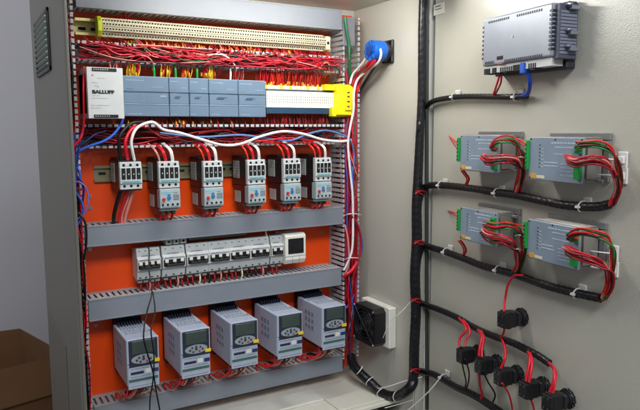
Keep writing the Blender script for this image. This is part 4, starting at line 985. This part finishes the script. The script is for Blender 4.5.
RW = [([(523, 275, .03), (514, 276, .03), (508, 285, .03), (505, 300, .03), (504, 312, .045)], .0022, 'red wire dropping from the lower door bundle to the single contact block'),
      ([(504, 323, .045), (504, 331, .03), (501, 339, .022)], .0020, 'red wire running on from the single contact block into the slanting bundle'),
      ([(459, 318, .022), (464, 324, .03), (466, 330, .035), (460, 338, .045), (459, 346, .05)], .0026, 'thick red wire above the highest contact block, left'),
      ([(463, 320, .022), (468, 326, .03), (470, 333, .035), (466, 340, .045), (465, 346, .05)], .0024, 'thick red wire above the highest contact block, right'),
      ([(478, 330, .022), (482, 336, .035), (480, 346, .045), (479, 356, .05)], .0030, 'red wire above the second contact block of the slanting row, left strand'),
      ([(481, 331, .022), (484, 338, .035), (482, 348, .045), (482, 357, .05)], .0026, 'red wire above the second contact block of the slanting row, right strand'),
      ([(502, 340, .022), (505, 348, .035), (505, 358, .045), (501, 368, .05)], .0026, 'red wire above the third contact block of the slanting row'),
      ([(528, 352, .022), (530, 358, .035), (528, 370, .045), (526, 381, .05)], .0028, 'red wire above the fourth contact block, left strand'),
      ([(530, 353, .022), (532, 360, .035), (531, 372, .045), (529, 382, .05)], .0026, 'red wire above the fourth contact block, right strand'),
      ([(549, 363, .02), (554, 369, .035), (554, 380, .045), (550, 392, .05)], .0030, 'red wire bending from the end of the slanting bundle to the lowest contact block'),
      ([(551, 364, .02), (556, 372, .035), (555, 383, .045), (553, 393, .05)], .0020, 'thin red wire beside the bend to the lowest contact block'),
      ([(479, 371, .05), (480, 385, .03), (482, 394, .02), (481, 400, .018)], .0026, 'red wire under the second contact block of the slanting row'),
      ([(502, 383, .05), (508, 392, .03), (511, 402, .02), (513, 414, .018)], .0018, 'red wire under the third contact block of the slanting row'),
      ([(526, 395, .05), (532, 402, .03), (535, 414, .02)], .0018, 'red wire under the fourth contact block of the slanting row')]
for p_, r, lab in RW: wire(fp(DR, p_), r, red, lab, group='red wires of the contact blocks')
for p_, lab in (([(461, 359, .05), (464, 372, .035), (466, 382, .025), (465, 388, .018)], 'black wire under the highest contact block, left strand'), ([(465, 359, .05), (469, 372, .035), (468, 384, .025), (465, 390, .018)], 'black wire under the highest contact block, right strand'),
                ([(483, 371, .05), (488, 382, .035), (495, 394, .025), (493, 402, .018)], 'black wire curving under the second contact block')):
    wire(fp(DR, p_), .0016, blackwi, lab, group='black wires of the contact blocks')
# ============================================================ CARDBOARD BOX
def onz(px, py, z): r = ray(px, py); q = CAM+r*((z-CAM.z)/r.z); return Vector((q.x, q.y, 0))
ZB = .46
c0 = onz(-70, 341, ZB); c1 = onz(20, 331, ZB); c2 = onz(66, 354, ZB); c3 = onz(-70, 389, ZB)
t = thing('cardboard_box', 'open brown cardboard box standing behind the left side wall of the cabinet', 'cardboard box', PL, c3.x, -c3.y, 0)
def panel(name, a, c, za, zc, z0=.0, th=.004):
    d = (c-a).normalized(); nrm = Vector((-d.y, d.x, 0))*th; b = MB(); v = []
    for q, zt_ in ((a, za), (c, zc)):
        for o_ in (Vector((0, 0, 0)), nrm):
            for zz in (z0, zt_): v.append(q+o_+Vector((0, 0, zz))-Vector((c3.x, c3.y, 0)))
    b.add(v, [(0,1,3,2),(4,6,7,5),(0,4,5,1),(2,3,7,6),(0,2,6,4),(1,5,7,3)]); return b.build(name, card, t)
panel('rear_panel', c0, c1, ZB, ZB+.01); panel('side_panel', c1, c2, ZB+.008, ZB-.002); panel('front_panel', c3, c2, ZB, ZB-.004); panel('side_panel', c3, c0, ZB, ZB)
panel('base_panel', (c0+c3)/2, (c1+c2)/2, .012, .012, .004, .2)
def flap(a, c, out, dz):
    b = MB(); v = [a, c, c+out, a+out]; o0 = Vector((c3.x, c3.y, 0)); zs = [ZB, ZB, ZB-dz, ZB-dz]
    top = [q-o0+Vector((0, 0, z_)) for q, z_ in zip(v, zs)]; n_ = Vector((0, 0, .004))
    b.add([q+n_ for q in top]+top, [(0,1,2,3), (7,6,5,4), (0,4,5,1), (1,5,6,2), (2,6,7,3), (3,7,4,0)]); b.build('flap', card, t)
flap(c3, c2, (c3-c0).normalized()*.012+Vector((0, -.01, 0)), .13)
m_ = (c0*.35+c1*.2+c3*.45)
b = MB(); b.tube([m_+Vector((-.15, .02, ZB-.07)), m_+Vector((-.02, .0, ZB-.055)), m_+Vector((.06, .02, ZB-.06)), m_+Vector((.12, .05, ZB-.09)), m_+Vector((.14, .07, ZB-.16))], .020, n=12)
o = b.build('packing_roll', mat('packing_white', (190, 182, 170), .7), loc=m_+Vector((0, 0, ZB-.1)))
tag(o, 'pale roll of packing material lying inside the cardboard box', 'packing roll')
# ============================================================ LIGHT
w = bpy.data.worlds.new('World'); bpy.context.scene.world = w; w.use_nodes = True
bg = w.node_tree.nodes['Background']; bg.inputs['Color'].default_value = (.90, .94, 1, 1); bg.inputs['Strength'].default_value = .27
def area(name, loc, tgt, sx, sy, power, col=(1, .98, .94)):
    l = bpy.data.lights.new(name, 'AREA'); l.shape = 'RECTANGLE'; l.size = sx; l.size_y = sy; l.energy = power; l.color = col
    o = bpy.data.objects.new(name, l); C.objects.link(o); o.location = loc
    o.rotation_euler = (Vector(tgt)-Vector(loc)).to_track_quat('-Z', 'Y').to_euler(); return o
tb_ = MB(); tb_.cyl((0, 0, 0), (1, 0, 0), .013, .46, n=16)
lampm = bpy.data.materials.new('lamp_tube'); lampm.use_nodes = True
pb = lampm.node_tree.nodes['Principled BSDF']; pb.inputs['Emission Color'].default_value = (1, .985, .945, 1); pb.inputs['Emission Strength'].default_value = LAMP
t = thing('cabinet_lamp', 'slim lit tube lamp under the front edge of the cabinet top', 'lamp', PL, .06, .325, 1.578)
tb_.build('lamp_tube', lampm, t)
tb_ = MB(); tb_.box(-.02, .48, -.012, .012, .0105, .0132); tb_.box(-.02, .0, -.014, .014, -.014, .0105); tb_.box(.46, .48, -.014, .014, -.014, .0105); tb_.build('lamp_holder', white, t, bevel=.002)
area('wall_fill', (-1.3, .6, 2.8), (-1.0, 1.2, 0), .9, .3, 18, (.97, .98, 1))  # unseen area light added to brighten the room wall
area('room_light', (-.3, -2.3, 2.6), (.1, 0, 1.0), 1.4, .5, ROOM, (.92, .96, 1))
sc = bpy.context.scene
sc.view_settings.view_transform = 'Standard'; sc.view_settings.look = 'None'; sc.view_settings.gamma = 1; sc.view_settings.exposure = .25

for o in bpy.data.objects:
    l = o.get('label')
    if l and not 4 <= len(l.split()) <= 16: print('LONGLABEL', len(l.split()), l)
